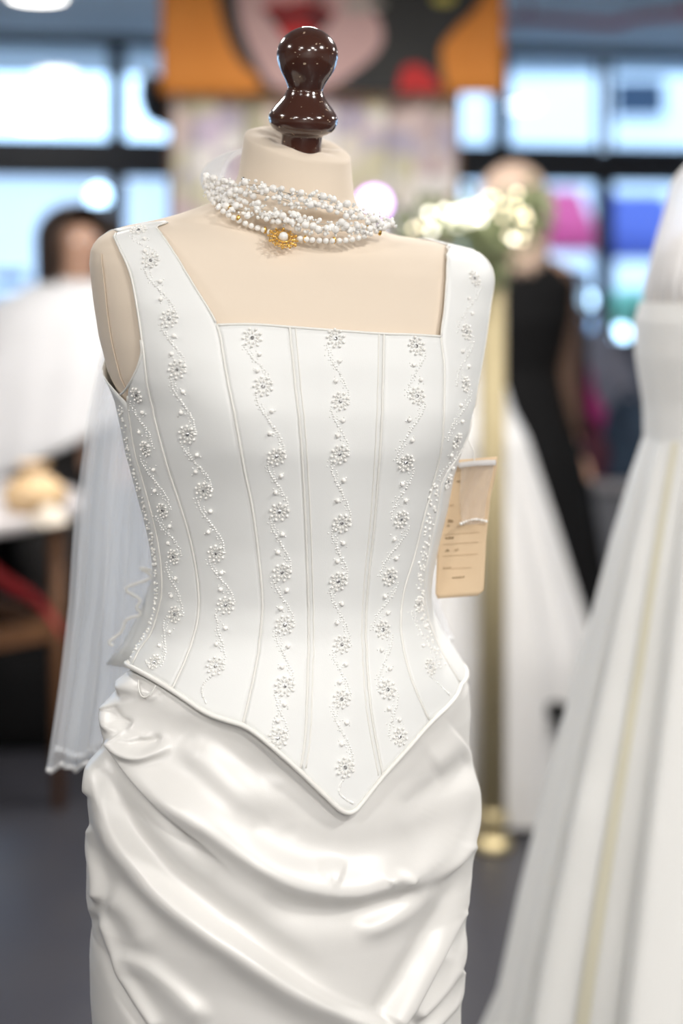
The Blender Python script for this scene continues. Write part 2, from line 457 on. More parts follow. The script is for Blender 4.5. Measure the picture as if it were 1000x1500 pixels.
# reference surface for putting seams, beads and straps on the cloth
OFF = .005
ysr = np.arange(214, 1240, 4.0); NTH = 360
Gr = closed_grid(BODY, ysr, NTH, OFF)
BV = BVHTree.FromPolygons([tuple(v) for v in Gr.reshape(-1, 3)], grid_faces(len(ysr), NTH), all_triangles=False)
EYE = Vector((0, 0, H0))
def ray(x, y):
    d = Vector(((x-500)/F, 1, -(y-HY)/F)); hit = BV.ray_cast(EYE, d.normalized())
    return hit
def cast(x, y):
    """point and normal on the cloth seen at photo pixel x, y (moves inwards past the outline)"""
    for k in range(90):
        h = ray(x, y)
        if h[0] is not None:
            n = h[1]
            if n.dot(EYE-h[0]) < 0: n = -n
            return h[0], n
        x += 1 if x < 430 else -1
    raise ValueError((x, y))
def invert(p):
    """(theta, row) of a surface point below the neck"""
    y = HY+F/D0*(H0-p.z-TILT*(p.x-(XC-500)/F*D0))
    cx, yc, a, n = (float(BODY.par(y, q)) for q in (BODY.cx, BODY.yc, BODY.a, BODY.n))
    dx, dy = p.x-cx, p.y-yc
    lx = (dx*sd[0]+dy*sd[1])/(a+OFF); ly = dx*fd[0]+dy*fd[1]
    th = 0
    for _ in range(6):
        l2 = ly-(float(bust(np.array(th), np.array(y))))
        b = (float(BODY.par(y, BODY.bf)) if l2 > 0 else float(BODY.par(y, BODY.bb)))+OFF
        l2 /= b
        th = math.atan2(math.copysign(abs(lx)**(n/2), lx), math.copysign(abs(l2)**(n/2), l2))
    return th, y
class Seam:
    """theta as function of row"""
    def __init__(s, px, smooth=True):
        q = [invert(cast(*p)[0]) for p in (cat2(px, 4) if smooth else px)]
        q.sort(key=lambda t: t[1]); s.y = [t[1] for t in q]; s.t = [t[0] for t in q]
    def __call__(s, y): return np.interp(y, s.y, s.t)
class RowOf:
    """row as function of theta"""
    def __init__(s, px, back=None, per=4):
        q = [invert(cast(*p)[0]) for p in (cat2(px, per) if per > 1 else px)]
        q += back or []
        q.sort(); s.t = [t[0] for t in q]; s.y = [t[1] for t in q]
    def __call__(s, t): return np.interp(t, s.t, s.y)

# ------------------------------------------------------------------ dress form
form = thing('dress_form', 'cream jersey dress form with dark brown turned wooden neck finial', 'dress form', (BODY.cx[0], 1.40, 0))
ysf = np.concatenate([np.arange(214, 400, 3.0), np.arange(400, 1240, 10.0)])
th_f = np.linspace(-PI, PI, 160, endpoint=False)
G = BODY.pt(th_f[None, :], ysf[:, None], (-.001-.034*np.clip((ysf-930)/90, 0, 1))[:, None])
# neck cap: rounded rim then gathered top
cap = []
r0 = G[0]; cen = r0.mean(0)
ang = np.linspace(-PI, PI, 160, endpoint=False)
for s_, dz in ((.28, .0005), (.45, .003), (.62, .0045), (.78, .0050), (.90, .0035), (.97, .0015)):
    q = cen+(r0-cen)*s_; q[:, 2] += dz+.0022*np.sin(ang*8+s_*5)*(1-s_)*1.5
    cap.append(q)
G = np.concatenate([np.array(cap), G], 0)
torso = obj('torso', G.reshape(-1, 3), grid_faces(len(G), 160)+[tuple(range(160)), tuple(len(G)*160-1-i for i in range(160))], M['form'], form)
# seams of the arm plate and side
def on_surf(path, off=.0): return [Vector(BODY.pt(t, y, off)) for t, y in path]
sm = Seam([(141, 372), (146, 420), (150, 460), (157, 505), (168, 550)])
yy = np.arange(385, 590, 6.0)
MB().tube(on_surf([(sm(y), y) for y in yy], .0001), .0006, 5).build('arm_plate_seam', M['seam'], form)
# finial
pxm = .00065
prof = [(-26, 29), (0, 30), (18, 30), (21, 32), (23, 37), (27, 44), (33, 48.5), (40, 51), (47, 51), (53, 48), (60, 43), (68, 36), (75, 31), (81, 28), (85, 27), (87, 25.5), (90, 26.5), (94, 28),
        (101, 31.5), (109, 36.5), (117, 40.5), (126, 43.5), (136, 45), (146, 44), (155, 40.5), (163, 34.5), (169, 27.5), (173.5, 20), (176.5, 12), (178, 4), (178.2, .5)]
base = P(441, 217, 1.372)
ax = (P(452.5, 46, 1.350)-base).normalized(); qz = Vector((0, 0, 1)).rotation_difference(ax).to_matrix()
MB().lathe(base, [(h*pxm, r*pxm) for h, r in prof], 56, qz).build('finial', M['finial'], form, label='glossy dark brown turned wooden finial')
# stand under the skirt
cxs = BODY.cx[-1]
MB().lathe((cxs, 1.40, .0), [(.03, .017), (.98, .017)], 16).build('pole', M['black'], form)
MB().lathe((cxs, 1.40, 0), [(0, .15), (.012, .15), (.022, .12), (.035, .03)], 32).build('base', M['black'], form)

# ------------------------------------------------------------------ corset
corset = thing('corset_bodice', 'ivory satin boned corset bodice with beaded flower columns and pointed hem', 'bodice', (BODY.cx[0], 1.40, .9))
s0 = Seam([(189, 560), (187, 585), (190, 615), (197, 660), (208, 700), (222, 752), (233, 805), (237, 850), (235, 880), (222, 925), (205, 950), (196, 968)])
s1 = Seam([(166, 344), (176, 366), (190, 398), (199, 440), (208, 500), (217, 570), (233, 640), (247, 690), (262, 735), (277, 785), (287, 835), (291, 880), (287, 918), (272, 965), (252, 1008)])
s2 = Seam([(228, 331), (250, 362), (285, 420), (318, 477), (330, 540), (344, 612), (357, 685), (370, 749), (380, 830), (384, 880), (382, 920), (374, 980), (356, 1058)])
s3 = Seam([(424, 479), (432, 560), (440, 640), (446, 740), (450, 840), (452, 920), (450, 1010), (447, 1080), (440, 1128)])
s4 = Seam([(562, 489), (560, 590), (555, 680), (548, 770), (540, 845), (536, 920), (540, 1010), (548, 1070), (560, 1132)])
s5 = Seam([(653, 353), (654, 400), (651, 450), (646, 494), (651, 545), (647, 650), (634, 710), (620, 762), (607, 815), (592, 865), (587, 910), (591, 950), (604, 1000), (629, 1056)])
s6 = Seam([(704, 372), (722, 400), (720, 470), (712, 548), (705, 590), (690, 640), (650, 700), (641, 750), (630, 800), (622, 850), (624, 890), (634, 925), (650, 960), (674, 1000)])
backrow = 985.0
bot = RowOf([(184, 972), (215, 988), (252, 1010), (300, 1042), (330, 1054), (356, 1062), (378, 1076), (410, 1103), (440, 1130), (475, 1164), (495, 1183), (503, 1188), (511, 1190), (519, 1187), (528, 1178), (560, 1137), (600, 1092), (628, 1060), (655, 1034), (668, 1018), (674, 1003)],
            [(math.radians(t), backrow-3) for t in (-180, -150, -120, -95, 130, 150, 180)])
neck = RowOf([(318, 476), (370, 475), (424, 479), (490, 484), (562, 489), (600, 490), (647, 494)])
armh = RowOf([(175, 577), (181, 572), (190, 560), (197, 547), (203, 532), (207, 515), (207, 500)], per=1)

def panel(name, tl, tr, rb, rt, nu=14, nv=60, off=OFF-.0007, bulge=.0004):
    G = []
    for j in range(nv+1):
        row = []
        for i in range(nu+1):
            u = i/nu; y = 700.0
            yb = 1000.0; yt = 500.0
            for _ in range(5):
                yb = float(rb(tl(yb)*(1-u)+tr(yb)*u))
            for _ in range(5):
                yt = float(rt(tl(yt)*(1-u)+tr(yt)*u, u))
            y = yt+(yb-yt)*j/nv
            t = float(tl(y)*(1-u)+tr(y)*u)
            row.append(Vector(BODY.pt(t, y, off+bulge*(1-(2*u-1)**4))))
        G.append(row)
    o = MB().grid(G).build(name, M['duchess'], corset)
    solid(o, .0012, 0)
    return o
rt_neck = lambda t, u: neck(t)
const = lambda d: (lambda y: math.radians(d)+0*y)
ridgeL = lambda t, u: 354-17*u
ridgeR = lambda t, u: 341+12*u
panel('bodice_panel', s2, s3, bot, rt_neck)
panel('bodice_panel', s3, s4, bot, rt_neck)
panel('bodice_panel', s4, s5, bot, rt_neck)
panel('bodice_panel', s1, s2, bot, ridgeL, nv=90)
panel('bodice_panel', s0, s1, bot, lambda t, u: max(float(armh(t)), 515) if u < 1 else 512)
panel('bodice_panel', s5, s6, bot, ridgeR, nv=90)
panel('bodice_panel', s6, const(-105), bot, lambda t, u: 600-10*math.sin(u*PI))
panel('back_panel', const(-105), const(-168), bot, lambda t, u: 600-85*min(1, u*1.6), nv=40)
panel('back_panel', const(168), s0, bot, lambda t, u: 590-75*min(1, (1-u)*1.6), nv=40)
# straps over the shoulder and down the back
def strap(tl, tr, ridge, back_t, name='shoulder_strap'):
    G = []
    for k in range(26):
        row = []
        for i in range(9):
            u = i/8; yr = float(ridge(0, u)); t = float(tl(yr)*(1-u)+tr(yr)*u)
            pf = BODY.pt(t, yr, OFF); tb = math.copysign(PI-abs(t), t)
            pb = BODY.pt(tb, yr, OFF)
            if k <= 6:
                q = k/6; p = pf*(1-q)+pb*q; p = p+np.array([0, 0, .002*math.sin(PI*q)])
            else:
                q = (k-6)/19; y = yr+(530-yr)*q; t2 = tb+(math.radians(back_t[0]+(back_t[1]-back_t[0])*u)-tb)*min(1, q*1.5)
                p = BODY.pt(t2, y, OFF)
            row.append(Vector(p))
        G.append(row)
    solid(MB().grid(G).build(name, M['duchess'], corset), .0012, 0)
strap(s1, s2, ridgeL, (122, 148))
strap(s5, s6, ridgeR, (-148, -122))

# piping along seams (doubled stitched tunnels) and edges
def piping(seam, y0, y1, r=.0011, off=OFF-.0001, d=0.0):
    ys = np.arange(y0, y1, 6.0)
    pts = [Vector(BODY.pt(seam(y)+d/float(BODY.par(y, BODY.a)), y, off)) for y in ys]
    return MB().tube(pts, r, 6).build('piping', M['piping'], corset)
def seam_rows(s_, top=None):
    yb = 1000.0
    for _ in range(6): yb = float(bot(s_(yb)))
    yt = 500.0
    for _ in range(6): yt = float(neck(s_(yt)))
    return (top or yt, yb)
for s_, tp in ((s1, 500), (s2, None), (s3, None), (s4, None), (s5, None), (s6, 600), (s0, 578)):
    a, b = seam_rows(s_, tp)
    piping(s_, a, b, .0012)
    if s_ in (s3, s4): piping(s_, a, b, .0008, off=OFF+.0001, d=-.0045 if s_ is s3 else .0045)
# pointed hem piping all round
ts = np.linspace(-PI, PI, 361)[:-1]
MB().tube([Vector(BODY.pt(t, float(bot(t)), OFF+.0008)) for t in ts], .0023, 7, closed=True).build('hem_piping', M['piping'], corset)
# neckline, strap edge and armhole piping
ln = [cast(x, y)[0] for x, y in cat2([(318, 476), (370, 475), (424, 479), (490, 484), (562, 489), (600, 490), (646, 493)])]
MB().tube(ln, .0013, 6).build('neckline_piping', M['piping'], corset)
ys = np.arange(338, 478, 5.0)
def edge(seam, ys): MB().tube([Vector(BODY.pt(seam(y), y, OFF)) for y in ys], .0010, 6).build('edge_piping', M['piping'], corset)
edge(s2, np.arange(338, neck(s2(480)), 4.0)); edge(s5, np.arange(343, neck(s5(480)), 4.0)); edge(s1, np.arange(356, 515, 5.0)); edge(s6, np.arange(356, 588, 6.0))
MB().tube([cast(x, y)[0] for x, y in cat2([(176, 578), (182, 573), (190, 561), (197, 548), (203, 533), (207, 516), (206, 498)])], .0011, 6).build('edge_piping', M['piping'], corset)

# ------------------------------------------------------------------ bead embroidery
def flower_mesh():
    mb = MB()
    for k in range(9):
        a = 2*PI*k/9
        mb.sph((.0080*math.cos(a), .0080*math.sin(a), .0010), .00145, 8, 6)
        a2 = a+PI/9
        p = Vector((.0034*math.cos(a2), .0034*math.sin(a2), .0005)); q = Vector((.0062*math.cos(a2), .0062*math.sin(a2), .0007))
        mb.tube([p, q], .00065, 5)
        p = Vector((.0062*math.cos(a), .0062*math.sin(a), .0004)); q = Vector((.0034*math.cos(a2), .0034*math.sin(a2), .0004))
        mb.tube([p, q], .00035, 4)
    me = mesh('bead_flower', mb.v, mb.f); me.materials.append(M['pearl']); return me
def crystal_mesh():
    mb = MB(); v = []
    for h, r, n in ((0, .0016, 8), (.0008, .0018, 8), (.0016, .0010, 8)):
        v += [Vector((r*math.cos(2*PI*k/n+(h*1000)), r*math.sin(2*PI*k/n+(h*1000)), h)) for k in range(n)]
    f = [tuple(range(16, 24))]
    for i in range(2):
        for k in range(8): f.append((i*8+k, i*8+(k+1) % 8, (i+1)*8+(k+1) % 8, (i+1)*8+k))
    me = mesh('rhinestone', v, f, False); me.materials.append(M['crystal']); return me
FM, CM = flower_mesh(), crystal_mesh()
def basis(n, spin):
    z = n.normalized(); x = Vector((1, 0, 0))-z*z.x; x.normalize(); y = z.cross(x)
    Mx = Matrix((x, y, z)).transposed()
    return Mx @ Matrix.Rotation(spin, 3, 'Z')
def flower(x, y, sc=1.0):
    p, n = cast(x, y)
    o = bpy.data.objects.new('bead_flower', FM); put(o, corset)
    o.matrix_basis = Matrix.Translation(p+n*.0006) @ basis(n, random.random()).to_4x4() @ Matrix.Scale(sc, 4)
    c = bpy.data.objects.new('rhinestone', CM); COL.objects.link(c); c.parent = o
    c.rotation_euler = (random.uniform(-.3, .3), random.uniform(-.3, .3), random.random()*3)
COLS = {
    'S': ([(201, 578), (214, 657), (239, 747), (255, 815), (257, 900), (227, 970)], 1, .85),
    'B': ([(203, 338), (221, 382), (248, 467), (260, 541), (275, 636), (299, 718), (317, 810), (331, 886), (316, 976)], 1, .95),
    'C': ([(369, 495), (385, 566), (405, 668), (409, 749), (413, 838), (417, 915), (417, 1005), (407, 1081)], 1, 1),
    'D': ([(491, 496), (498, 588), (497, 665), (500, 766), (495, 851), (500, 944), (500, 1024), (505, 1124)], 1, 1),
    'E': ([(609, 507), (610, 580), (594, 677), (587, 760), (570, 844), (560, 922), (567, 1010), (585, 1079)], -1, 1),
    'F': ([(694, 408), (682, 486), (681, 563), (668, 645), (655, 705)], -1, .9),
    'G': ([(612, 885), (629, 977)], 1, .9),
}
def col_path(fl):
    return cat2(fl, 24)
def bead_line(name, pts, mirror, sc, n_end=True):
    small = MB(); pearls = MB()
    for a, b in zip(pts[:-1], pts[1:]):
        dx, dy = b[0]-a[0], b[1]-a[1]; L = math.hypot(dx, dy); nx, ny = -dy/L, dx/L
        if L < 45: continue
        N = max(8, int((L+8)/4.0)); amp = 13*sc
        for k in range(N):
            s_ = .10+.92*k/(N-1)
            lat = -mirror*amp*math.cos(PI*min(max((s_-.12)/.8, 0), 1))*(-1)
            x, y = a[0]+dx*s_+nx*lat+random.uniform(-1.1, 1.1), a[1]+dy*s_+ny*lat
            p, n = cast(x, y)
            big = (.36 < s_ < .62 and k % 2 == 0)
            small.sph(p+n*.0004, (.00125 if big else .00092)*(.9+.25*random.random()), 6, 4)
            lat2 = lat*.55+random.uniform(-2, 2)
            if 1 <= k < N-1 and random.random() < .75:
                p2, n2 = cast(a[0]+dx*s_+nx*lat2, a[1]+dy*s_+ny*lat2); small.sph(p2+n2*.0003, random.uniform(.0006, .0009), 6, 4)
            if k % 2 == 0:
                x2, y2 = x+random.uniform(-3, 3)+nx*2.5, y+random.uniform(-1, 1)
                p2, n2 = cast(x2, y2); small.sph(p2+n2*.0003, .0008, 6, 4)
        for s_, side in ((.36, 1), (.67, -1)):
            lat = -mirror*side*4.5*sc
            x, y = a[0]+dx*s_+nx*lat+random.uniform(-1.5, 1.5), a[1]+dy*s_+ny*lat+random.uniform(-2, 2)
            p, n = cast(x, y); pearls.sph(p+n*.0014, .0021*sc, 9, 7)
            for _ in range(3):
                q, m = cast(x+random.uniform(-6, 6), y+random.uniform(-6, 6)); small.sph(q+m*.0004, .0008, 5, 4)
    small.build('bead_vine', M['bugle'], corset, kind='stuff')
    if pearls.v: pearls.build('bead_vine', M['pearl'], corset, kind='stuff')
for nm, (fl_, mir, sc) in COLS.items():
    for i, (x, y) in enumerate(fl_):
        flower(x, y, sc*random.uniform(.93, 1.03))
    bead_line(nm, fl_, mir, sc)
# tails at the ends of the columns
tail = MB()
for pts in ([(316, 985), (300, 1000), (296, 1015), (302, 1030)], [(505, 1138), (498, 1150), (497, 1162), (508, 1172), (516, 1176)], [(407, 1090), (400, 1060), (412, 1040)], [(629, 990), (640, 1000), (652, 1012), (657, 1018)], [(585, 1090), (575, 1060), (572, 1040)], [(227, 975), (218, 975), (214, 968)]):
    for x, y in cat2(pts, 6):
        p, n = cast(x, y); tail.sph(p+n*.0004, .0010*random.uniform(.7, 1.3), 6, 4)
tail.build('bead_vine', M['bugle'], corset, kind='stuff')
# bead columns turning out of sight at both outlines
eb = MB()
for y in np.arange(596, 965, 5.2):
    for dth in (math.radians(6), math.radians(9)):
        if random.random() < .8:
            t = s0(y)+dth+random.uniform(-.03, .03); eb.sph(Vector(BODY.pt(t, y+random.uniform(-2, 2), OFF+.0008)), random.uniform(.0008, .0016), 7, 5)
for y in np.arange(690, 960, 5.0):
    for _ in range(2):
        t = s6(y)+math.radians(random.uniform(2, 9)); eb.sph(Vector(BODY.pt(t, y+random.uniform(-2, 2), OFF+.0008)), random.uniform(.0008, .0016), 7, 5)
eb.build('bead_vine', M['pearl'], corset, kind='stuff')
# loose back edge of the corset with its lacing loops, seen through the veil
flap = []
for x, y, d in ((231, 800, 1.44), (224, 850, 1.46), (205, 900, 1.475), (180, 945, 1.485), (156, 974, 1.49)):
    xr = 238 if y < 900 else 238-(y-900)*.55
    flap.append([P(x+(xr-x)*u, y+(6*u if y > 960 else 0), d-(.05*u)) for u in (0, .25, .5, .75, 1)])
solid(MB().grid(flap).build('back_flap', M['duchess'], corset), .0015)
zig = cat2([(231, 838), (205, 832), (222, 846), (184, 862), (205, 878), (200, 890), (206, 900), (185, 908), (178, 925), (160, 940), (166, 946)], 4)
MB().tube([P(x, y, 1.462) for x, y in zig], .0016, 6).build('lacing_loops', M['piping'], corset)

# ------------------------------------------------------------------ skirt
SL = [(900, 226), (960, 190), (985, 174), (1012, 166), (1039, 154), (1085, 146), (1123, 136), (1159, 133), (1203, 134), (1259, 127), (1299, 126), (1343, 133), (1389, 131), (1443, 132), (1513, 137), (1700, 130), (2595, 90)]
SR = [(900, 630), (960, 664), (985, 680), (998, 686), (1048, 690), (1093, 687), (1128, 692), (1223, 692), (1273, 686), (1298, 680), (1333, 680), (1389, 678), (1439, 675), (1489, 675), (1700, 690), (2595, 740)]
SDP = [(900, .090, .09, 2, 1.40), (1000, .108, .11, 2, 1.40), (1060, .118, .125, 2, 1.40), (1120, .130, .135, 2, 1.40), (1180, .143, .145, 2.05, 1.40), (1300, .152, .155, 2.1, 1.40), (1500, .155, .165, 2.1, 1.40), (2595, .24, .26, 2, 1.40)]
SK = Surf(SL, SR, SDP, None, 3.0)
NT = 520
ysk = np.concatenate([np.arange(925, 1570, 2.2), np.arange(1572, 2590, 18.0), [2592]])
thk = np.linspace(-PI, PI, NT, endpoint=False)
base_s = SK.pt(thk[None, :], ysk[:, None])
inner = BODY.pt(thk[None, :], np.minimum(ysk, 1255)[:, None], -.004)
rb = bot(thk)[None, :]
q = np.clip((ysk[:, None]-rb+2)/30, 0, 1); q = q*q*(3-2*q)
base_s = np.where((ysk < 1240)[:, None, None], inner*(1-q)[..., None]+base_s*q[..., None], base_s)
pxs = 500+F*base_s[..., 0]/base_s[..., 1]; pys = HY+F*(H0-base_s[..., 2])/base_s[..., 1]
front = (np.cos(thk-math.radians(22)) > -.15)[None, :]
disp = np.zeros(pxs.shape)
def fold(pts, amp, w1, w2, f0=.12, f1=.15):
    """cloth ridge along a line; w1 = half width on its left/upper side, w2 on the other; fades at both ends"""
    global disp
    pl = np.array(cat2(pts, 6)); seg = np.linalg.norm(np.diff(pl, axis=0), axis=1); cum = np.concatenate([[0], np.cumsum(seg)]); T = cum[-1]
    best = np.full(pxs.shape, 1e9); sgn = np.zeros(pxs.shape); par = np.zeros(pxs.shape)
    for i in range(len(pl)-1):
        a, b = pl[i], pl[i+1]; d = b-a; L2 = d@d
        t = np.clip(((pxs-a[0])*d[0]+(pys-a[1])*d[1])/L2, 0, 1)
        ex, ey = pxs-a[0]-t*d[0], pys-a[1]-t*d[1]; dd = np.hypot(ex, ey); m = dd < best
        cr = d[0]*ey-d[1]*ex
        best = np.where(m, dd, best); sgn = np.where(m, np.sign(cr), sgn); par = np.where(m, cum[i]+t*math.sqrt(L2), par)
    u = par/T
    fade = np.clip(u/max(f0, 1e-3), 0, 1)*np.clip((1-u)/max(f1, 1e-3), 0, 1); fade = fade*fade*(3-2*fade)
    wd = np.where(sgn < 0, w1, w2)      # sgn<0: to the left looking along the line (photo y down)
    disp = disp+1.3*amp*np.exp(-(best/wd)**2)*fade*front
MM = .001
# upper swag edge with the crease under it, from the left hip across the front
fold([(152, 1022), (160, 1052), (176, 1092), (200, 1130), (235, 1168), (275, 1208), (312, 1246), (350, 1285)], 11*MM, 34, 4.5, .05, .45)
fold([(140, 1060), (156, 1092), (180, 1135), (212, 1172), (250, 1208), (290, 1250), (330, 1288)], -4*MM, 10, 16, .1, .4)
# long lower ridge from the left hip to the middle of the hem
fold([(143, 1085), (149, 1130), (160, 1178), (180, 1225), (212, 1266), (250, 1308), (300, 1349), (353, 1387), (405, 1424), (452, 1453), (504, 1479), (560, 1504), (620, 1530)], 12*MM, 9, 30, .06, .1)
fold([(160, 1130), (178, 1190), (215, 1245), (262, 1292), (320, 1335), (380, 1375), (440, 1418), (500, 1450)], -5*MM, 22, 22, .15, .2)
# left hem side lobes
fold([(134, 1098), (142, 1125), (141, 1150), (134, 1165)], 6*MM, 8, 10)
fold([(131, 1205), (134, 1240), (143, 1280), (143, 1312), (134, 1322)], 8*MM, 10, 9)
fold([(130, 1330), (145, 1372), (160, 1412), (180, 1455), (205, 1495), (230, 1530)], -6*MM, 9, 9, .1, .1)
fold([(143, 1330), (160, 1375), (178, 1415), (202, 1460), (235, 1512)], 5*MM, 9, 18, .15, .1)
fold([(152, 1310), (185, 1330), (208, 1365), (220, 1405)], 4*MM, 20, 20, .2, .3)
fold([(165, 1402), (192, 1405), (222, 1418), (260, 1450), (310, 1500)], 5*MM, 12, 26, .15, .2)
# gathered pouch under the left corner
fold([(168, 1004), (190, 1000), (222, 1006), (245, 1018)], 7*MM, 14, 14, .1, .3)
fold([(160, 1012), (170, 1040), (180, 1058), (192, 1066)], 8*MM, 8, 10, .1, .3)
fold([(172, 1032), (184, 1052), (200, 1062)], -6*MM, 6, 7, .1, .3)
fold([(176, 1075), (192, 1094), (214, 1103), (238, 1096), (256, 1088)], 7*MM, 12, 7, .1, .3)
fold([(200, 1080), (222, 1086), (240, 1080)], -4*MM, 7, 7, .2, .3)
fold([(186, 1070), (206, 1078), (226, 1076)], 3*MM, 5, 5, .2, .3)
fold([(256, 1088), (292, 1105), (330, 1140), (372, 1180), (420, 1215)], 5*MM, 30, 22, .2, .4)
fold([(240, 1060), (300, 1085), (360, 1120), (430, 1165)], -3*MM, 22, 22, .2, .3)
# main swag hanging between the hips
fold([(200, 1110), (245, 1150), (300, 1195), (350, 1240), (400, 1274), (435, 1290), (480, 1300), (521, 1301), (565, 1290), (615, 1286), (648, 1262), (674, 1218), (692, 1156), (697, 1110)], 10*MM, 34, 20, .15, .08)
fold([(330, 1160), (390, 1215), (450, 1246), (530, 1256), (600, 1246), (640, 1215), (662, 1160)], -5*MM, 36, 36, .2, .2)
fold([(370, 1310), (440, 1335), (510, 1338), (580, 1318), (640, 1280), (670, 1240)], -5*MM, 18, 24, .2, .2)
fold([(515, 1368), (560, 1352), (605, 1326), (640, 1294)], 5*MM, 14, 16, .25, .2)
fold([(560, 1288), (575, 1280), (590, 1284), (600, 1292)], 3*MM, 8, 8)
fold([(470, 1280), (486, 1272), (500, 1280)], 2*MM, 14, 14)
# right hip
fold([(628, 1120), (655, 1105), (680, 1086)], 4*MM, 24, 24, .2, .1)
fold([(580, 1195), (620, 1165), (660, 1135), (690, 1110)], -3*MM, 16, 18, .2, .1)
fold([(700, 1080), (700, 1140), (690, 1200), (668, 1250), (640, 1284), (612, 1292)], 6*MM, 9, 9, .05, .3)
fold([(698, 1228), (692, 1285), (676, 1322), (655, 1360), (629, 1408), (604, 1456), (575, 1505)], 10*MM, 8, 20, .05, .05)
fold([(690, 1230), (672, 1290), (648, 1330), (620, 1378), (596, 1420), (566, 1470), (545, 1500)], -5*MM, 14, 14, .1, .1)
fold([(684, 1330), (676, 1398), (655, 1436), (630, 1465), (600, 1495)], 7*MM, 8, 12, .05, .1)
fold([(680, 1420), (670, 1460), (648, 1486), (620, 1512)], 6*MM, 7, 9, .05, .1)
fold([(690, 1330), (672, 1370), (650, 1405)], -4*MM, 8, 8, .2, .2)
# soft crinkles
for _ in range(26):
    x0, y0 = rng.uniform(240, 640), rng.uniform(1090, 1480); an = rng.uniform(-.3, .9); L_ = rng.uniform(30, 70)
    fold([(x0, y0), (x0+L_*.5*math.cos(an), y0+L_*.5*math.sin(an)+4), (x0+L_*math.cos(an), y0+L_*math.sin(an))], rng.uniform(-.6, .6)*MM, rng.uniform(8, 20), rng.uniform(8, 20), .4, .4)
# vertical folds towards the floor (below the frame and behind)
vert = np.clip((ysk-1480)/500, 0, 1)[:, None]*.014*np.sin(thk*17+1.2*np.sin(thk*3))[None, :]
back = (1-front)*.004*np.sin(thk*19)[None, :]*np.clip((ysk-1000)/100, 0, 1)[:, None]
disp = disp*q*np.clip((1600-ysk)/80, 0, 1)[:, None]+vert+back
du = np.roll(base_s, -1, 1)-np.roll(base_s, 1, 1)
nrm = np.stack([-du[..., 1], du[..., 0], 0*du[..., 0]], -1); nrm /= np.linalg.norm(nrm, axis=-1, keepdims=True)+1e-9
cenr = base_s.mean(1, keepdims=True); nrm *= np.sign(((base_s-cenr)*nrm).sum(-1, keepdims=True))
vx = -base_s[..., 0]; vy = -base_s[..., 1]; vl = np.hypot(vx, vy)
facing = np.clip((nrm[..., 0]*vx+nrm[..., 1]*vy)/vl, 0, 1)
low = np.clip((1600-ysk)/80, 0, 1)[:, None]
disp = disp*np.where(front, 1-low*(1-(.40+.60*np.clip(facing*1.7, 0, 1))), 1)
sk = base_s+nrm*disp[..., None]
sk[..., 2] = np.maximum(sk[..., 2], .006)
skirt = thing('draped_skirt', 'ivory satin skirt draped in diagonal folds below the corset', 'skirt', (SK.cx[-1], 1.40, 0))
obj('draped_cloth', sk.reshape(-1, 3), grid_faces(len(ysk), NT), M['satin'], skirt)
lp = [(203, 996), (203, 1008), (207, 1019), (214, 1021), (222, 1014), (228, 1004)]
SKB = BVHTree.FromPolygons([tuple(v) for v in sk.reshape(-1, 3)], grid_faces(len(ysk), NT), all_triangles=False)
pp = []
for x, y in cat2(lp, 4):
    d = Vector(((x-500)/F, 1, -(y-HY)/F)).normalized(); h = SKB.ray_cast(EYE, d); h2 = BV.ray_cast(EYE, d)
    dd = min([hh[3] for hh in (h, h2) if hh[0] is not None]+[1.6]); pp.append(EYE+d*(dd-.003))
MB().tube(pp, .0007, 5).build('hanging_loop', M['piping'], skirt)

# ------------------------------------------------------------------ necklace
neckl = thing('pearl_necklace', 'tangled multi-strand pearl necklace around the neck of the dress form', 'necklace', P(440, 310, 1.40))
def loopD(x): return 1.40-.078*math.sqrt(max(0, 1-((x-440)/150)**2))
def npoint(x, y, lift=.003):
    h = ray(x, y); d = loopD(x)
    if h[0] is not None: d = min(d, h[0].y-lift)
    return P(x, y, d)
strands = [
    [(301, 262), (318, 268), (345, 271), (385, 272), (412, 281), (440, 286), (470, 290), (500, 301), (530, 312), (555, 318), (579, 326)],
    [(303, 270), (322, 280), (348, 279), (380, 284), (410, 292), (436, 300), (462, 300), (490, 306), (520, 318), (550, 322), (572, 328)],
    [(304, 278), (325, 292), (345, 290), (375, 303), (400, 313), (435, 319), (455, 326), (490, 330), (520, 332), (550, 328), (566, 330)],
    [(308, 286), (330, 303), (352, 308), (378, 316), (404, 322), (432, 330), (462, 336), (492, 338), (522, 338), (548, 334)],
]
for st in strands:
    mb = MB(); path = cat2(st, 14); acc = 0
    wire = [npoint(x, y) for x, y in path]
    gb = MB()
    for (x, y) in path[::3]:
        r = random.choice([.0018, .0022, .0027, .0031, .0036])
        jx, jy = random.uniform(-4, 4), random.uniform(-6, 6)
        mb.sph(npoint(x+jx, y+jy)+Vector((0, -random.random()*.006, 0)), r, 12, 9)
        for _ in range(1):
            mb.sph(npoint(x+random.uniform(-9, 9), y+random.uniform(-8, 8))+Vector((0, -random.random()*.006, 0)), random.uniform(.0010, .0019), 8, 6)
        for _ in range(1):
            gb.sph(npoint(x+random.uniform(-9, 9), y+random.uniform(-7, 7))+Vector((0, -random.random()*.006, 0)), random.uniform(.0010, .0017), 8, 6)
    gb.build('glass_beads', M['glass_bead'], neckl, kind='stuff')
    s_ = mb.build('pearl_strand', M['pearl'], neckl, kind='stuff')
    MB().tube(wire, .0004, 5).build('wire', M['wire'], s_)
low = cat2([(308, 290), (318, 302), (332, 313), (350, 323), (368, 331), (386, 337), (402, 342), (425, 347), (444, 350), (462, 352), (485, 353), (508, 352), (530, 347), (548, 340), (562, 332)], 12)
mb = MB(); last = None
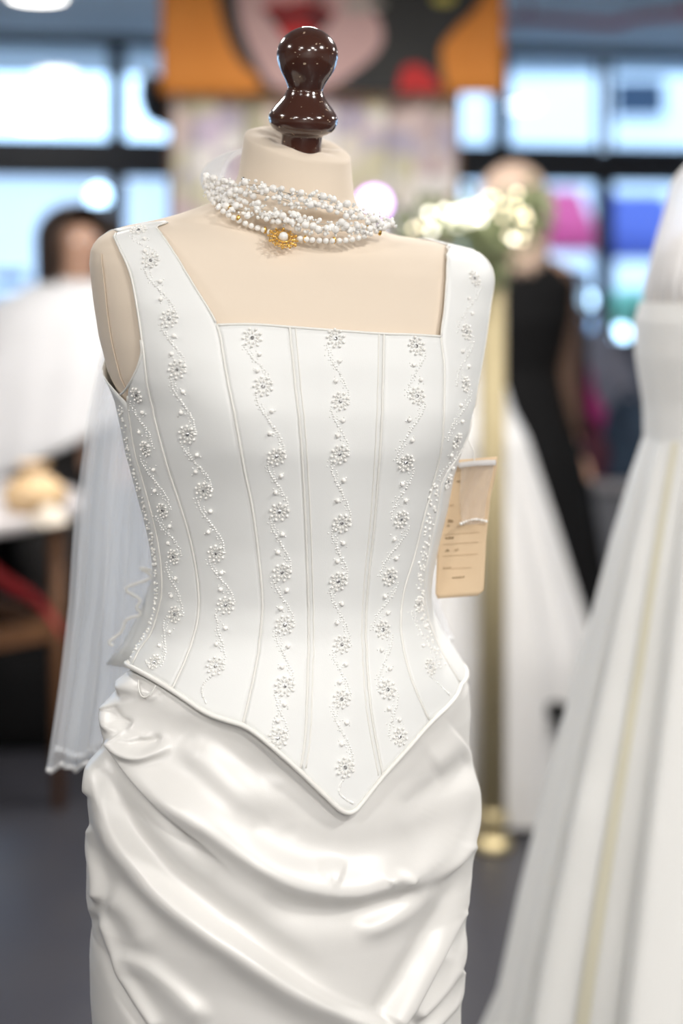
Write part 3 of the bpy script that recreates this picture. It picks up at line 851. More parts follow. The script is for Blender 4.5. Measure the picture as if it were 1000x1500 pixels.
for x, y in low:
    if 396 < x < 438: continue
    if last is None or math.hypot(x-last[0], y-last[1]) > 8.6:
        mb.sph(npoint(x, y, .004), .0028, 10, 8); last = (x, y)
mb.build('pearl_strand', M['pearl'], neckl, kind='stuff')
for x, y in ((337, 306), (349, 320), (388, 337), (447, 350), (489, 352), (539, 334), (556, 340)):
    p = npoint(x, y, .005); MB().sph(p, .0026, 8, 6, (.8, .8, 1.35)).build('gold_spacer', M['gold'], neckl)
cry = MB()
for x, y in ((327, 262), (345, 277), (390, 282), (410, 283), (423, 286), (468, 290), (508, 300), (440, 325), (468, 290), (403, 322), (356, 262)):
    cry.sph(npoint(x, y, .007), .002, 5, 4)
cry.build('crystal_beads', M['crystal'], neckl, kind='stuff')
# gold sunburst pendant
pc = npoint(414, 350, .011); hn = ray(415, 352)[1]; hn = -hn if hn.dot(EYE-pc) < 0 else hn
PB = basis(hn, 0)
pm = MB()
def ploc(x, y, z): return pc+PB@Vector((x, y, z))
pm.tube([ploc(.0062*math.cos(a), .0062*math.sin(a), .0015) for a in np.linspace(0, 2*PI, 24, endpoint=False)], .0011, 6, closed=True)
pm.tube([ploc(.0095*math.cos(a), .0095*math.sin(a), .0006) for a in np.linspace(0, 2*PI, 28, endpoint=False)], .0008, 6, closed=True)
for k in range(12):
    a = 2*PI*k/12; ca, sa = math.cos(a), math.sin(a)
    pm.tube([ploc(.005*ca, .005*sa, .001), ploc(.0135*ca, .0135*sa, .0006)], [.0011, .0007], 5)
    pm.sph(ploc(.0138*ca, .0138*sa, .0008), .0016 if k % 2 else .0011, 7, 5)
    a += PI/12; ca, sa = math.cos(a), math.sin(a)
    pm.tube([ploc(.0114*ca+.0018*math.cos(q_), .0114*sa+.0018*math.sin(q_), .0006) for q_ in np.linspace(0, 2*PI, 9, endpoint=False)], .0005, 5, closed=True)
pend = pm.build('pendant', M['gold'], neckl, label='gold filigree sunburst pendant with a pearl centre')
MB().sph(ploc(0, 0, .003), .0043, 14, 10).build('pendant_pearl', M['pearl'], pend)

# ------------------------------------------------------------------ veil
veil = thing('bridal_veil', 'sheer white tulle veil hanging behind the left side of the dress form', 'veil', P(330, 1110, 1.53))
def veil_sheet(name, left, right, d0, dep, nfold, amp, ph, m=M['tulle'], nu=120, nv=60, hem=True):
    ly = [a for a, _ in left]; lx = [b for _, b in left]; ry = [a for a, _ in right]; rx = [b for _, b in right]
    G = []
    for j in range(nv+1):
        v = j/nv; row = []
        for i in range(nu+1):
            u = i/nu
            yl = ly[0]+(ly[-1]-ly[0])*v; yr = ry[0]+(ry[-1]-ry[0])*v
            xl = np.interp(yl, ly, lx); xr = np.interp(yr, ry, rx)
            ww = u+.012*math.sin(nfold*2*PI*u*2+ph)*v
            f_ = math.sin(nfold*2*PI*u+ph+.7*math.sin(3*v+ph))+.35*math.sin(nfold*4.3*PI*u+2*ph+2*v)
            d = d0+dep*v+amp*(.25+.75*v)*f_
            row.append(P(xl+(xr-xl)*ww+2*math.sin(v*9+u*14), yl+(yr-yl)*u+5*v*f_, d))
        G.append(row)
    o = MB().grid(G).build(name, m, veil)
    if hem: MB().tube(G[-1], .0028, 6).build('corded_hem', M['hem'], o)
    return o
LV = [(300, 330), (340, 240), (420, 178), (500, 150), (600, 130), (680, 120), (760, 110), (880, 100), (1000, 84), (1070, 74), (1126, 66)]
veil_sheet('tulle_layer', LV, [(300, 380), (500, 330), (1110, 330)], 1.535, .0, 7, .014, .4)
veil_sheet('tulle_layer', [(300, 340), (420, 200), (500, 178), (620, 165), (760, 152), (880, 148), (1000, 142), (1098, 128)], [(300, 560), (500, 600), (880, 640), (930, 660)], 1.565, .01, 10, .012, 2.1)
veil_sheet('tulle_layer', [(300, 345), (420, 190), (500, 158), (600, 140), (760, 122), (880, 112), (1000, 98), (1104, 84)], [(300, 400), (500, 380), (1106, 400)], 1.59, .0, 6, .012, 4.0)
# gathered pouf behind the neck
G = []
for j in range(9):
    v = j/8; row = []
    for i in range(33):
        a = PI*(.02+.96*i/32)
        x = 365-(24+48*math.sin(PI*(.12+.80*v)))*math.sin(a)
        y = 262-(46-8*v)*math.cos(a)
        row.append(P(x, y, 1.415+.09*v))
    G.append(row)
MB().grid(G).build('gathered_pouf', M['tulle_thick'], veil)

# ------------------------------------------------------------------ swing tag
tg = thing('swing_tag', 'beige card swing tag hanging at the right side of the corset', 'tag', P(680, 875, 1.415))
def tagpt(u, v, lift=0):
    xl = np.interp(v, [0, .1, .3, .55, 1], [668, 664, 650, 641, 637]); xr = np.interp(v, [0, .1, .3, .6, 1], [728, 727, 718, 712, 708])
    yl = 674+v*(877-674); yr = 669+v*(872-669)
    return P(xl+(xr-xl)*u, yl+(yr-yl)*u, 1.418+.006*math.sin(v*3)-.010*(1-v)*u-lift)
G = []
for j in range(29):
    v = j/28; row = []
    for i in range(17):
        u = i/16
        e = max(0, (v-.955)/.045); ins = .13*(1-math.sqrt(max(0, 1-e*e)))
        row.append(tagpt(ins*.35+(1-ins*1.35)*u, v))
    G.append(row)
solid(MB().grid(G).build('card', M['card'], tg), .0006, 1)
def tag_rect(mb, u0, u1, v0, v1):
    mb.add([tagpt(u0, v0, .0007), tagpt(u1, v0, .0007), tagpt(u1, v1, .0007), tagpt(u0, v1, .0007)], [(0, 1, 2, 3)])
ink, faint = MB(), MB()
def word(u, v, n, h=.016, m=ink):
    for k in range(n):
        hh = h*random.choice([.6, .75, 1, .8]); tag_rect(m, u+k*.028, u+k*.028+.019, v-hh, v)
word(.14, .165, 4); word(.14, .335, 3, .014, faint); word(.16, .455, 4, .024); word(.16, .485, 2, .02); word(.16, .575, 6, .017); word(.17, .665, 3, .018); word(.36, .665, 3, .018, faint); word(.14, .79, 6, .014, faint); word(.34, .862, 9, .012)
for v in (.54, .61, .695): tag_rect(faint, .12, .84, v, v+.0035)
tag_rect(faint, .30, .72, .79, .793)
ink.build('printed_words', M['ink'], tg, smooth=False, kind='stuff'); faint.build('printed_lines', M['ink_faint'], tg, smooth=False, kind='stuff')
# organza loop with beads lying over the card
G = []
for j in range(15):
    v = j/14; row = []
    for i in range(9):
        u = i/8
        row.append(tagpt(.12+.35*v+(.92-.12-.40*v+.05*v)*u, .03+.45*v, .004+.002*math.sin(i*1.7+j*.6)))
    G.append(row)
rb_ = MB().grid(G).build('organza_ribbon', M['organza'], tg)
MB().tube([tagpt(u, .035+.03*(u-.5)**2, .005) for u in np.linspace(.08, .97, 12)], .0030, 6).build('ribbon_fold', M['tulle_thick'], tg)
bd = MB()
for u in np.linspace(.44, .96, 11): bd.sph(tagpt(u, .475-.03*math.sin((u-.4)*5), .006), random.uniform(.0010, .0018), 7, 5)
bd.build('seed_beads', M['pearl'], rb_, kind='stuff')
MB().tube(catmull([P(676, 600, 1.42), P(684, 640, 1.415), P(694, 664, 1.414), tagpt(.45, .04, .001)], 5), .0006, 5).build('cord', M['piping'], tg)

# ================================================================== BACKGROUND, INSIDE
# --- orange pop-art banner (generic face in flat colours)
ban = thing('hanging_banner', 'orange, black and pink pop-art print banner hung above the finial', 'banner', P(487, 138, 5.0))
def BP(x, y, d=5.0): return P(x, y, d)
bn = []
for j in range(9):
    row = []
    for i in range(41):
        x = 235+(738-235)*i/40; y = -66+(138-(-66))*j/8
        row.append(BP(x, y, 5.0+.006*math.sin(i*.55)))
    bn.append(row)
solid(MB().grid(bn).build('banner_cloth', M['orange'], ban), .003, 1)
def bpoly(name, pts, m, lift):
    v = [BP(x, y, 4.988-lift) for x, y in cat2(pts+[pts[0]], 4)[:-1]]
    MB().prism(v, (0, .002, 0)).build(name, m, ban, smooth=False)
bpoly('printed_hair', [(314, -60), (322, 10), (334, 55), (352, 90), (378, 112), (392, 134), (500, 136), (640, 136), (648, 105), (646, 70), (668, 40), (700, 5), (712, -60), (520, -62)], M['black_print'], 0)
bpoly('printed_face', [(344, -60), (348, 10), (358, 52), (378, 95), (400, 126), (450, 134), (490, 124), (520, 104), (545, 84), (560, 60), (556, 30), (540, 5), (535, -60), (440, -62)], M['pink_print'], .004)
bpoly('printed_mouth', [(385, 14), (402, 4), (420, 8), (440, 2), (462, 6), (490, 18), (470, 45), (440, 62), (412, 48), (398, 30)], M['dark_red_print'], .008)
bpoly('printed_lips', [(384, 12), (402, 2), (420, 6), (440, 0), (464, 4), (492, 18), (466, 14), (440, 13), (410, 14)], M['red_print'], .012)
bpoly('printed_lips', [(408, 38), (422, 32), (446, 32), (460, 40), (450, 56), (432, 62), (416, 54)], M['red_print'], .012)
bpoly('printed_patch', [(582, 134), (588, 104), (602, 94), (620, 98), (634, 112), (642, 134)], M['red_print'], .004)
bpoly('printed_marks', [(500, 4), (520, -4), (552, 0), (564, 8), (540, 16), (512, 18)], M['grey_print'], .012)
bpoly('printed_marks', [(632, 0), (640, -10), (664, -8), (662, 4), (644, 6)], M['yellow_print'], .004)
for x in (455, 468): bpoly('printed_drip', [(x, -20), (x+5, -20), (x+4, 18), (x, 22)], M['black_print'], .014)
MB().tube([BP(228, -66, 5.0), BP(745, -66, 5.0)], .012, 8).build('rail', M['black'], ban)

# --- pastel patchwork screen below the banner
def patch_mat():
    m = mat('pastel_floral_cloth', (.6, .55, .5), .85); n = m.node_tree; p = n.nodes['Principled BSDF']
    tc = n.nodes.new('ShaderNodeTexCoord'); v = n.nodes.new('ShaderNodeTexVoronoi'); v.inputs['Scale'].default_value = 11
    r = n.nodes.new('ShaderNodeValToRGB'); r.color_ramp.interpolation = 'CONSTANT'
    cols = [(.74, .68, .60), (.62, .50, .50), (.80, .77, .74), (.50, .45, .54), (.76, .62, .58), (.62, .58, .42), (.84, .80, .76), (.64, .54, .66)]
    while len(r.color_ramp.elements) < len(cols): r.color_ramp.elements.new(.5)
    for i, c in enumerate(cols): r.color_ramp.elements[i].position = i/len(cols); r.color_ramp.elements[i].color = (*c, 1)
    n.links.new(tc.outputs['Object'], v.inputs['Vector']); n.links.new(v.outputs['Color'], r.inputs['Fac']); n.links.new(r.outputs['Color'], p.inputs['Base Color'])
    return m
M['patch'] = patch_mat()
scr = thing('fabric_screen', 'tall screen covered in pastel floral cloth below the orange banner', 'screen', (P(460, 400, 5.12).x, 5.12, 0))
for x0, x1, dd in ((252, 360, 0), (360, 462, .03), (462, 566, 0), (566, 668, .03)):
    G = []
    for j in range(13):
        z = .04+(2.22-.04)*j/12
        G.append([Vector(((x0+(x1-x0)*u-500)/F*5.1, 5.1+dd+.02*math.sin(u*9+x0)*(1), z+.01*math.sin(u*7+x0)*(j == 12))) for u in np.linspace(0, 1, 15)])
    solid(MB().grid(G).build('cloth_panel', M['patch'], scr), .012, 1)
fr = MB()
for x in (252, 668): fr.box(((x-500)/F*5.13, 5.15, 1.08), (.03, .03, 2.16))
fr.box((P(460, 0, 5.15).x, 5.15, 2.16), (1.02, .03, .03)); fr.build('frame', M['wood'], scr, smooth=False)

# --- purple party light on a stand
pl = thing('party_light', 'glowing purple stage light glimpsed beside the necklace', 'stage light', P(548, 300, 4.85))
pl.location.z = 0
c = P(548, 298, 4.85)
MB().lathe(c+Vector((0, .02, 0)), [(0, .055), (.10, .055), (.14, .03)], 24, Matrix.Rotation(-PI/2, 3, 'X')).build('housing', M['black'], pl)
MB().sph(c+Vector((0, .015, 0)), .050, 16, 10, (1, .5, 1)).build('lens', M['purple'], pl)
MB().tube([c+Vector((0, .08, -.03)), Vector((c.x, c.y+.08, .25))], .014, 8).build('stand_pole', M['black'], pl)
for a in (0, 2.1, 4.2):
    MB().tube([Vector((c.x, c.y+.08, .45)), Vector((c.x+.15*math.cos(a), c.y+.06+.13*math.sin(a), .01))], .010, 6).build('leg', M['black'], pl)

# --- black pendant spotlight left of the banner
sp = thing('hanging_spotlight', 'black bowl spotlight hanging beside the left edge of the orange banner', 'spotlight', P(238, 150, 5.35))
c = P(252, 128, 5.35)
MB().lathe(c, [(-.15, .045), (-.13, .075), (-.08, .11), (-.02, .125), (.015, .125)], 28, Matrix.Rotation(math.radians(18), 3, 'Y')).build('shade', M['black'], sp)
MB().tube([c, Vector((c.x+.02, c.y, CEIL))], .008, 6).build('stem', M['black'], sp)

# --- red pipe under the ceiling
rp = thing('ceiling_pipe', 'thin red pipe running under the ceiling at the upper right', 'pipe', (1.0, 5.4, CEIL-.1))
MB().tube(catmull([(.55, 5.75, CEIL-.11), (.75, 5.70, CEIL-.12), (.95, 5.66, CEIL-.14), (1.10, 5.64, CEIL-.15), (1.35, 5.60, CEIL-.12), (3.2, 5.2, CEIL-.08)], 5), .018, 8).build('pipe', M['red_pipe'], rp)
for x, y in ((.75, 5.70), (1.35, 5.60), (2.3, 5.4)):
    MB().tube([(x, y, CEIL-.12), (x, y, CEIL)], .006, 6).build('hanger', M['red_pipe'], rp)

# --- gold post with garland and fairy lights
DP = 3.66
px0 = P(721, 1235, DP)
post = thing('gold_post', 'slim matt gold post on a small round polished base, garland on top', 'post', (px0.x, DP, 0))
MB().lathe((px0.x, DP, 0), [(.10, .034), (1.50, .034)], 20).build('shaft', M['brass'], post)
MB().lathe((px0.x, DP, 0), [(0, .050), (.014, .052), (.026, .046), (.034, .030), (.045, .028), (.058, .038), (.078, .043), (.098, .038), (.108, .03)], 28).build('base', M['brass_shiny'], post)
gar = thing('leafy_garland', 'leafy garland with glowing fairy lights on top of the gold post', 'garland', P(705, 400, DP))
lf = MB()
def leaf(mb, p, d, l, wd):
    d = d.normalized(); sdv = d.orthogonal().normalized()
    sdv = Matrix.Rotation(random.uniform(0, 6.28), 3, d)@sdv
    up = d.cross(sdv)
    mb.add([p, p+d*l*.45+sdv*wd-up*wd*.2, p+d*l, p+d*l*.45-sdv*wd-up*wd*.2, p+d*l*.5+up*wd*.25], [(0, 1, 4), (1, 2, 4), (2, 3, 4), (3, 0, 4)])
spine = catmull([P(600, 345, DP-.02), P(640, 325, DP-.05), P(680, 320, DP-.05), P(712, 345, DP-.04), P(745, 330, DP-.03), P(772, 300, DP-.02), P(782, 320, DP)], 10)
for p in spine:
    for _ in range(9):
        q_ = p+Vector((random.gauss(0, .028), random.gauss(0, .03), random.gauss(-.005, .032)))
        leaf(lf, q_, Vector((random.gauss(0, 1), random.gauss(0, 1), random.gauss(0, .8))), random.uniform(.03, .06), random.uniform(.008, .014))
for _ in range(150):
    q_ = P(random.gauss(712, 15), random.uniform(335, 425), DP-.03+random.gauss(0, .03))
    leaf(lf, q_, Vector((random.gauss(0, 1), random.gauss(0, 1), random.gauss(-.6, .8))), random.uniform(.03, .06), random.uniform(.009, .015))
lf.build('leaves', M['leaf'], gar, smooth=False, kind='stuff')
MB().tube(spine, .004, 5).build('vine', M['wood'], gar)
bulbs_w = [(628, 312), (640, 322), (650, 308), (660, 320), (668, 308), (676, 320), (684, 305), (694, 312), (702, 300), (712, 308), (655, 332), (672, 334), (690, 325), (632, 338), (706, 322), (648, 318), (664, 314), (752, 328), (752, 350), (680, 313), (698, 318)]
bulbs_g = [(618, 330), (757, 283), (738, 300), (756, 303), (768, 312), (744, 345), (768, 340), (772, 320), (760, 318), (725, 290), (715, 288), (605, 335), (735, 318), (764, 352)]
bmesh_w = MB().sph((0, 0, 0), .007, 10, 8); bm_me = mesh('bulb', bmesh_w.v, bmesh_w.f); bm_me.materials.append(M['bulb_white'])
bm2 = mesh('bulb', bmesh_w.v, bmesh_w.f); bm2.materials.append(M['bulb'])
for lst, me in ((bulbs_w, bm_me), (bulbs_g, bm2)):
    for x, y in lst:
        o = bpy.data.objects.new('bulb', me); put(o, gar); o.location = P(x, y, DP-.09+random.uniform(-.02, .02))

# --- lofted gown helper
def gown_mesh(levels, nfold, amp, n=200, seed=0):
    """levels: (z, cx, cy, rx, ry, fold)"""
    zs = [l[0] for l in levels]; G = []
    r2 = random.Random(seed); ph = [r2.uniform(0, 6.28) for _ in range(4)]
    dense = np.linspace(0, len(levels)-1, (len(levels)-1)*8+1)
    for t in dense:
        i = min(int(t), len(levels)-2); f_ = t-i
        l = [levels[i][k]+(levels[i+1][k]-levels[i][k])*f_ for k in range(6)]
        row = []
        for k in range(n):
            a = 2*PI*k/n
            w_ = 1+l[5]*amp*(math.sin(nfold*a+ph[0]+.6*math.sin(3*a+ph[1]))+.5*math.sin(nfold*1.7*a+ph[2]))
            row.append(Vector((l[1]+l[3]*w_*math.cos(a), l[2]+l[4]*w_*math.sin(a), l[0])))
        G.append(row)
    return G
# --- white gown behind the post
DG = 3.98
gx = lambda x: (x-500)/F*DG
gw = thing('bridal_gown', 'plain white A-line bridal gown standing behind the gold post', 'gown', (gx(668), DG, 0))
lv = [(.02, gx(640), DG, .40, .28, 1), (.12, gx(643), DG, .40, .275, 1), (.43, gx(655), DG, .39, .25, 1), (.80, gx(660), DG, .275, .20, .7), (1.02, gx(663), DG, .205, .17, .35), (1.10, gx(664), DG, .165, .14, .1), (1.20, gx(664), DG, .135, .12, 0), (1.28, gx(664), DG, .14, .12, 0), (1.36, gx(664), DG, .13, .10, 0)]
MB().grid(gown_mesh(lv, 13, .05, seed=3), True).build('gown_cloth', M['gown'], gw)
MB().lathe((gx(664), DG, 0), [(0, .16), (.02, .16), (.03, .02), (1.30, .018)], 20).build('stand', M['black'], gw)
G = [[Vector((gx(664)+r_*math.cos(a), DG+r_*.75*math.sin(a), z)) for a in np.linspace(0, 2*PI, 32, endpoint=False)] for z, r_ in ((1.30, .12), (1.36, .125), (1.43, .11), (1.46, .06), (1.50, .05))]
mb = MB().grid(G, True); mb.f.append(tuple(range(4*32, 5*32))); mb.build('bust_form', M['form'], gw)
rib = thing('black_ribbon_bow', 'small black bow lying on the white gown skirt behind the post', 'bow', P(832, 1045, 3.80))
c = P(829, 1043, 3.79)
MB().sph(c, .017, 10, 8).build('knot', M['black_cloth'], rib)
for sx in (-1, 1):
    MB().sph(c+Vector((sx*.028, 0, .004)), .032, 12, 8, (1, .5, .75)).build('loop', M['black_cloth'], rib)
    MB().tube([c, c+Vector((sx*.012, -.004, -.03)), c+Vector((sx*.02, -.002, -.055))], [.007, .009, .007], 6).build('tail', M['black_cloth'], rib)

# --- gown in the right foreground
DR = 2.0
rx_ = lambda x: (x-500)/F*DR
zz = lambda y: H0-(y-HY)/F*DR
rg = thing('tulle_wedding_gown', 'ivory gown with wide folded skirt at the right edge of the frame', 'gown', (rx_(1090), DR, 0))
cxr = 1090
def lev(y, xl, ratio, fold): return (zz(y), rx_(cxr), DR, rx_(cxr)-rx_(xl), (rx_(cxr)-rx_(xl))*ratio, fold)
lv = [(.01, rx_(cxr), DR, .50, .42, 1.1), lev(1500, 742, .85, 1), lev(1350, 772, .85, 1), lev(1150, 818, .86, 1), lev(950, 868, .86, .9), lev(800, 902, .86, .7), lev(700, 927, .85, .4), lev(640, 944, .82, .12), lev(590, 942, .80, .05), lev(520, 931, .80, .03), lev(470, 930, .78, .03), lev(442, 938, .75, .03)]
MB().grid(gown_mesh(lv, 15, .055, 260, 5), True).build('gown_cloth', M['gown_ivory'], rg)
# pale yellow bands running down the folds of the skirt
GR = gown_mesh(lv, 15, .055, 260, 5)
for a0, a1 in ((154, 158), (189, 192)):
    band = [[p+Vector((0, -.004, .001)) for p in row[a0:a1]] for row in GR[:57]]
    MB().grid(band).build('ivory_band', M['ivory_fold'], rg, label='pale yellow band along the skirt folds')
nk = []
for y, xl, rt in ((452, 945, .75), (420, 950, .72), (385, 962, .65), (350, 985, .60), (330, 1020, .6), (318, 1045, .7), (290, 1056, .9), (250, 1060, .95)):
    r_ = rx_(cxr)-rx_(xl)
    nk.append([Vector((rx_(cxr)+r_*math.cos(a), DR+r_*rt*math.sin(a), zz(y))) for a in np.linspace(0, 2*PI, 48, endpoint=False)])
mb = MB().grid(nk, True); mb.f.append(tuple(range(7*48, 8*48))); mb.build('bust_form', M['pale_form'], rg)
MB().lathe((rx_(cxr), DR, 0), [(0, .16), (.02, .16), (.03, .02), (1.45, .018)], 20).build('stand', M['black'], rg)
vg = []
for j in range(25):
    v = j/24; y = 235+(560-235)*v; row = []
    xl = np.interp(y, [235, 265, 300, 360, 420, 560], [1010, 985, 978, 962, 948, 952])
    for i in range(61):
        a = PI*(.75+.6*i/60); r_ = rx_(cxr)-rx_(xl)
        r_ *= 1+.04*math.sin(i*1.15)*(.3+v)
        row.append(Vector((rx_(cxr)+r_*math.cos(a), DR-(r_*.8)*math.sin(a)*1.0, zz(y))))
    vg.append(row)
rv = thing('short_veil', 'short white tulle veil over the shoulders of the right edge gown', 'veil', (rx_(cxr), DR, 1.3))
MB().grid(vg).build('tulle_layer', M['tulle_thick'], rv)

# --- grey counter with a heap of clothes
DC = 4.86
cx_ = lambda x: (x-500)/F*DC
cz_ = lambda y: H0-(y-HY)/F*DC
ctr = thing('grey_counter', 'grey laminate counter between the black dress and the right gown', 'counter', (cx_(960), DC+.3, 0))
top = cz_(706)
MB().box((cx_(975), DC+.3, (top-.03)/2), (.56, .56, top-.03), bev=.006).build('cabinet_body', M['grey_box'], ctr, smooth=False)
MB().box((cx_(975), DC+.3, top-.015), (.62, .62, .03), bev=.006).build('worktop', M['grey_top'], ctr, smooth=False)
def heap(name, label, cat, x, y, wx, hz, m, d=DC+.25, seed=1, dy=.12):
    t = thing(name, label, cat, (cx_(x), d, top))
    r2 = random.Random(seed); G = []
    for j in range(15):
        v = j/14; row = []
        for i in range(40):
            a = 2*PI*i/40
            rr = math.sqrt(max(0.0, 1-(v)**2.6))*(1+.10*math.sin(3*a+seed+3*v)+.07*math.sin(7*a+2*seed-5*v))
            row.append(Vector((cx_(x)+wx*rr*math.cos(a), d+dy*rr*math.sin(a), (cz_(y))+(hz*v)*(1+.08*math.sin(2*a+seed)))))
        G.append(row)
    mb = MB().grid(G, True); mb.f.append(tuple(range(39, -1, -1))); mb.build('cloth', m, t)
    st = [Vector((cx_(x)+wx*.5*math.cos(a), d-.02, cz_(y)+hz*(.75+.45*math.sin(a)))) for a in np.linspace(0, PI, 12)]
    MB().tube(st, .008, 6).build('strap', m, t)
yb = 706
heap('cloth_bag', 'wine-red cloth bag lying at the front of the grey counter', 'bag', 866, yb, .095, .17, M['wine'], DC+.12, 2, .09)
heap('cloth_bag', 'navy cloth bag heaped on the grey counter beside the gown', 'bag', 930, yb, .10, .26, M['navy'], DC+.12, 3, .09)
heap('cloth_bag', 'bright magenta cloth bag behind the navy one', 'bag', 866, yb, .12, .34, M['magenta'], DC+.33, 5, .08)
heap('folded_coat', 'grey-blue coat piled at the back of the grey counter', 'coat', 912, yb, .17, .47, M['grey_cloth'], DC+.51, 7, .07)

# --- left: round white table with things on it
TZ = .85; DT = 3.95
tc_ = Vector((-1.17, DT, 0))
tb = thing('round_table', 'round white table on brown wooden legs at the left edge', 'table', tc_)
MB().lathe(tc_+Vector((0, 0, TZ-.042)), [(0, .44), (.006, .45), (.036, .45), (.042, .445)], 64).build('tabletop', M['tabletop'], tb)
LEGA = [-.05+k*PI/2 for k in range(4)]
for a in LEGA:
    p = tc_+Vector((.38*math.cos(a), .38*math.sin(a), 0))
    MB().tube([p+Vector((0, 0, TZ-.04)), p+Vector((.01*math.cos(a), .01*math.sin(a), 0))], [.022, .017], 10).build('leg', M['wood'], tb)
for a in LEGA:
    m_ = tc_+Vector((.38*math.cos(a)+.38*math.cos(a+PI/2), .38*math.sin(a)+.38*math.sin(a+PI/2), 0))*.5+tc_*.5
    m_.z = .50; m_.x = tc_.x+.19*(math.cos(a)+math.cos(a+PI/2)); m_.y = tc_.y+.19*(math.sin(a)+math.sin(a+PI/2))
    MB().box(m_, (.51, .022, .055), a+PI*.75).build('stretcher', M['wood'], tb, smooth=False)
sb = thing('red_sash', 'red cloth sash hanging slantwise under the round white table', 'sash', tc_+Vector((.2, -.1, .3)))
G = []
for j in range(20):
    v = j/19; p = P(-60+150*v, 780+145*v+8*math.sin(v*6), 3.72)
    G.append([p+Vector((.03*k*.7, .012*math.sin(k*1.5+j*.5), -.035*k)) for k in (-1, -.5, 0, .5, 1)])
solid(MB().grid(G).build('cloth', M['red_cloth'], sb), .004)
bag = thing('gold_pouch', 'peach-gold fabric pouch on the round white table', 'pouch', P(50, 745, 3.72))
c = P(50, 752, 3.75); c.z = TZ
G = []
for h, r_ in ((0, .045), (.01, .07), (.04, .085), (.07, .075), (.095, .045), (.105, .022), (.12, .035), (.13, .045)):
    G.append([c+Vector((1.0*r_*(1+.06*math.sin(5*a+h*30))*math.cos(a), .8*r_*math.sin(a), h)) for a in np.linspace(0, 2*PI, 36, endpoint=False)])
mb = MB().grid(G, True); mb.f.append(tuple(range(35, -1, -1))); mb.build('pouch_body', M['gold_cloth'], bag)
MB().tube([c+Vector((.024*math.cos(a), .02*math.sin(a), .106)) for a in np.linspace(0, 2*PI, 20, endpoint=False)], .005, 6, closed=True).build('drawstring', M['cream_cloth'], bag)
cn = thing('cream_napkin', 'crumpled cream napkin in front of the gold pouch', 'napkin', P(70, 765, 3.6))
c2 = P(70, 766, 3.62); c2.z = TZ
G = [[c2+Vector((.045*r_*(1+.15*math.sin(4*a))*math.cos(a), .03*r_*math.sin(a), .035*(1-r_*r_)*(1+.3*math.sin(3*a)))) for a in np.linspace(0, 2*PI, 30, endpoint=False)] for r_ in (1.1, .9, .65, .4, .1)]
mb = MB().grid(G, True); mb.f.append(tuple(range(4*30, 5*30))); mb.build('cloth', M['cream_cloth'], cn)
hb = thing('dark_fill_bag', 'black holdall bag added to darken the floor behind the round table legs', 'bag', (-1.0, 4.50, 0))
G = []  # bag added to darken the area behind the table
for z, k_ in ((.012, .86), (.03, .97), (.10, 1.02), (.19, 1.0), (.25, .90), (.285, .66), (.30, .3)):
    G.append([Vector((-1.0+.32*k_*math.copysign(abs(math.cos(a))**.5, math.cos(a)), 4.50+0.12*k_*math.copysign(abs(math.sin(a))**.6, math.sin(a)), z+.006*math.sin(5*a))) for a in np.linspace(0, 2*PI, 48, endpoint=False)])
mb = MB().grid(G, True); mb.f += [tuple(range(47, -1, -1)), tuple(range(6*48, 7*48))]; mb.build('bag_body', M['black_cloth'], hb)
for sy in (-.06, .06): MB().tube(catmull([(-1.12, 4.50+sy, .27), (-1.06, 4.50+sy*.8, .35), (-.95, 4.50+sy*.6, .38), (-.84, 4.50+sy*.8, .35), (-.78, 4.50+sy, .27)], 5), .010, 7).build('carry_handle', M['black_cloth'], hb)
MB().tube([(-1.2, 4.50, .288), (-.8, 4.50, .288)], .006, 6).build('zip', M['wire'], hb)
# dark draped plinth behind it
pb = thing('draped_plinth', 'low plinth draped in black cloth behind the round table', 'plinth', (-1.5, 5.4, 0))
G = []
def rr_(a, ex, ey, n=5):
    c, s_ = math.cos(a), math.sin(a)
    return ex*math.copysign(abs(c)**(2/n), c), ey*math.copysign(abs(s_)**(2/n), s_)
for z, k_, f_ in ((0.005, 1.03, 1), (.2, 1.02, .8), (.5, 1.0, .4), (.66, .99, .1), (.70, .97, 0), (.70, .3, 0)):
    row = []
    for a in np.linspace(0, 2*PI, 160, endpoint=False):
        x, y = rr_(a, .78*k_, .34*k_); w_ = 1+.02*f_*math.sin(26*a)
        row.append(Vector((-1.5+x*w_, 5.4+y*w_, z)))
    G.append(row)
mb = MB().grid(G, True); mb.f.append(tuple(range(5*160, 6*160))); mb.build('black_drape', M['black_cloth'], pb)

# ------------------------------------------------------------------ people
def skin_body(name, joints, bones, mat_, parent, sub=2):
    """joints: name -> (pos, radius or (rx, ry)); one continuous skinned figure"""
    names = list(joints); idx = {n: i for i, n in enumerate(names)}
    me = bpy.data.meshes.new(name); me.from_pydata([tuple(joints[n][0]) for n in names], [(idx[a], idx[b]) for a, b in bones], [])
    o = bpy.data.objects.new(name, me); COL.objects.link(o)
    m = o.modifiers.new('skin', 'SKIN'); m.use_smooth_shade = True; m.branch_smoothing = .4
    sv = me.skin_vertices[0].data
    for n in names:
        r = joints[n][1]; sv[idx[n]].radius = r if isinstance(r, tuple) else (r, r)
    sv[0].use_root = True
    s_ = o.modifiers.new('sub', 'SUBSURF'); s_.levels = sub; s_.render_levels = sub
    dg = bpy.context.evaluated_depsgraph_get(); me2 = bpy.data.meshes.new_from_object(o.evaluated_get(dg))
    bpy.data.objects.remove(o)
    me2.materials.clear(); me2.materials.append(mat_); me2.polygons.foreach_set('use_smooth', [True]*len(me2.polygons))
    o = bpy.data.objects.new(name, me2); return put(o, parent)

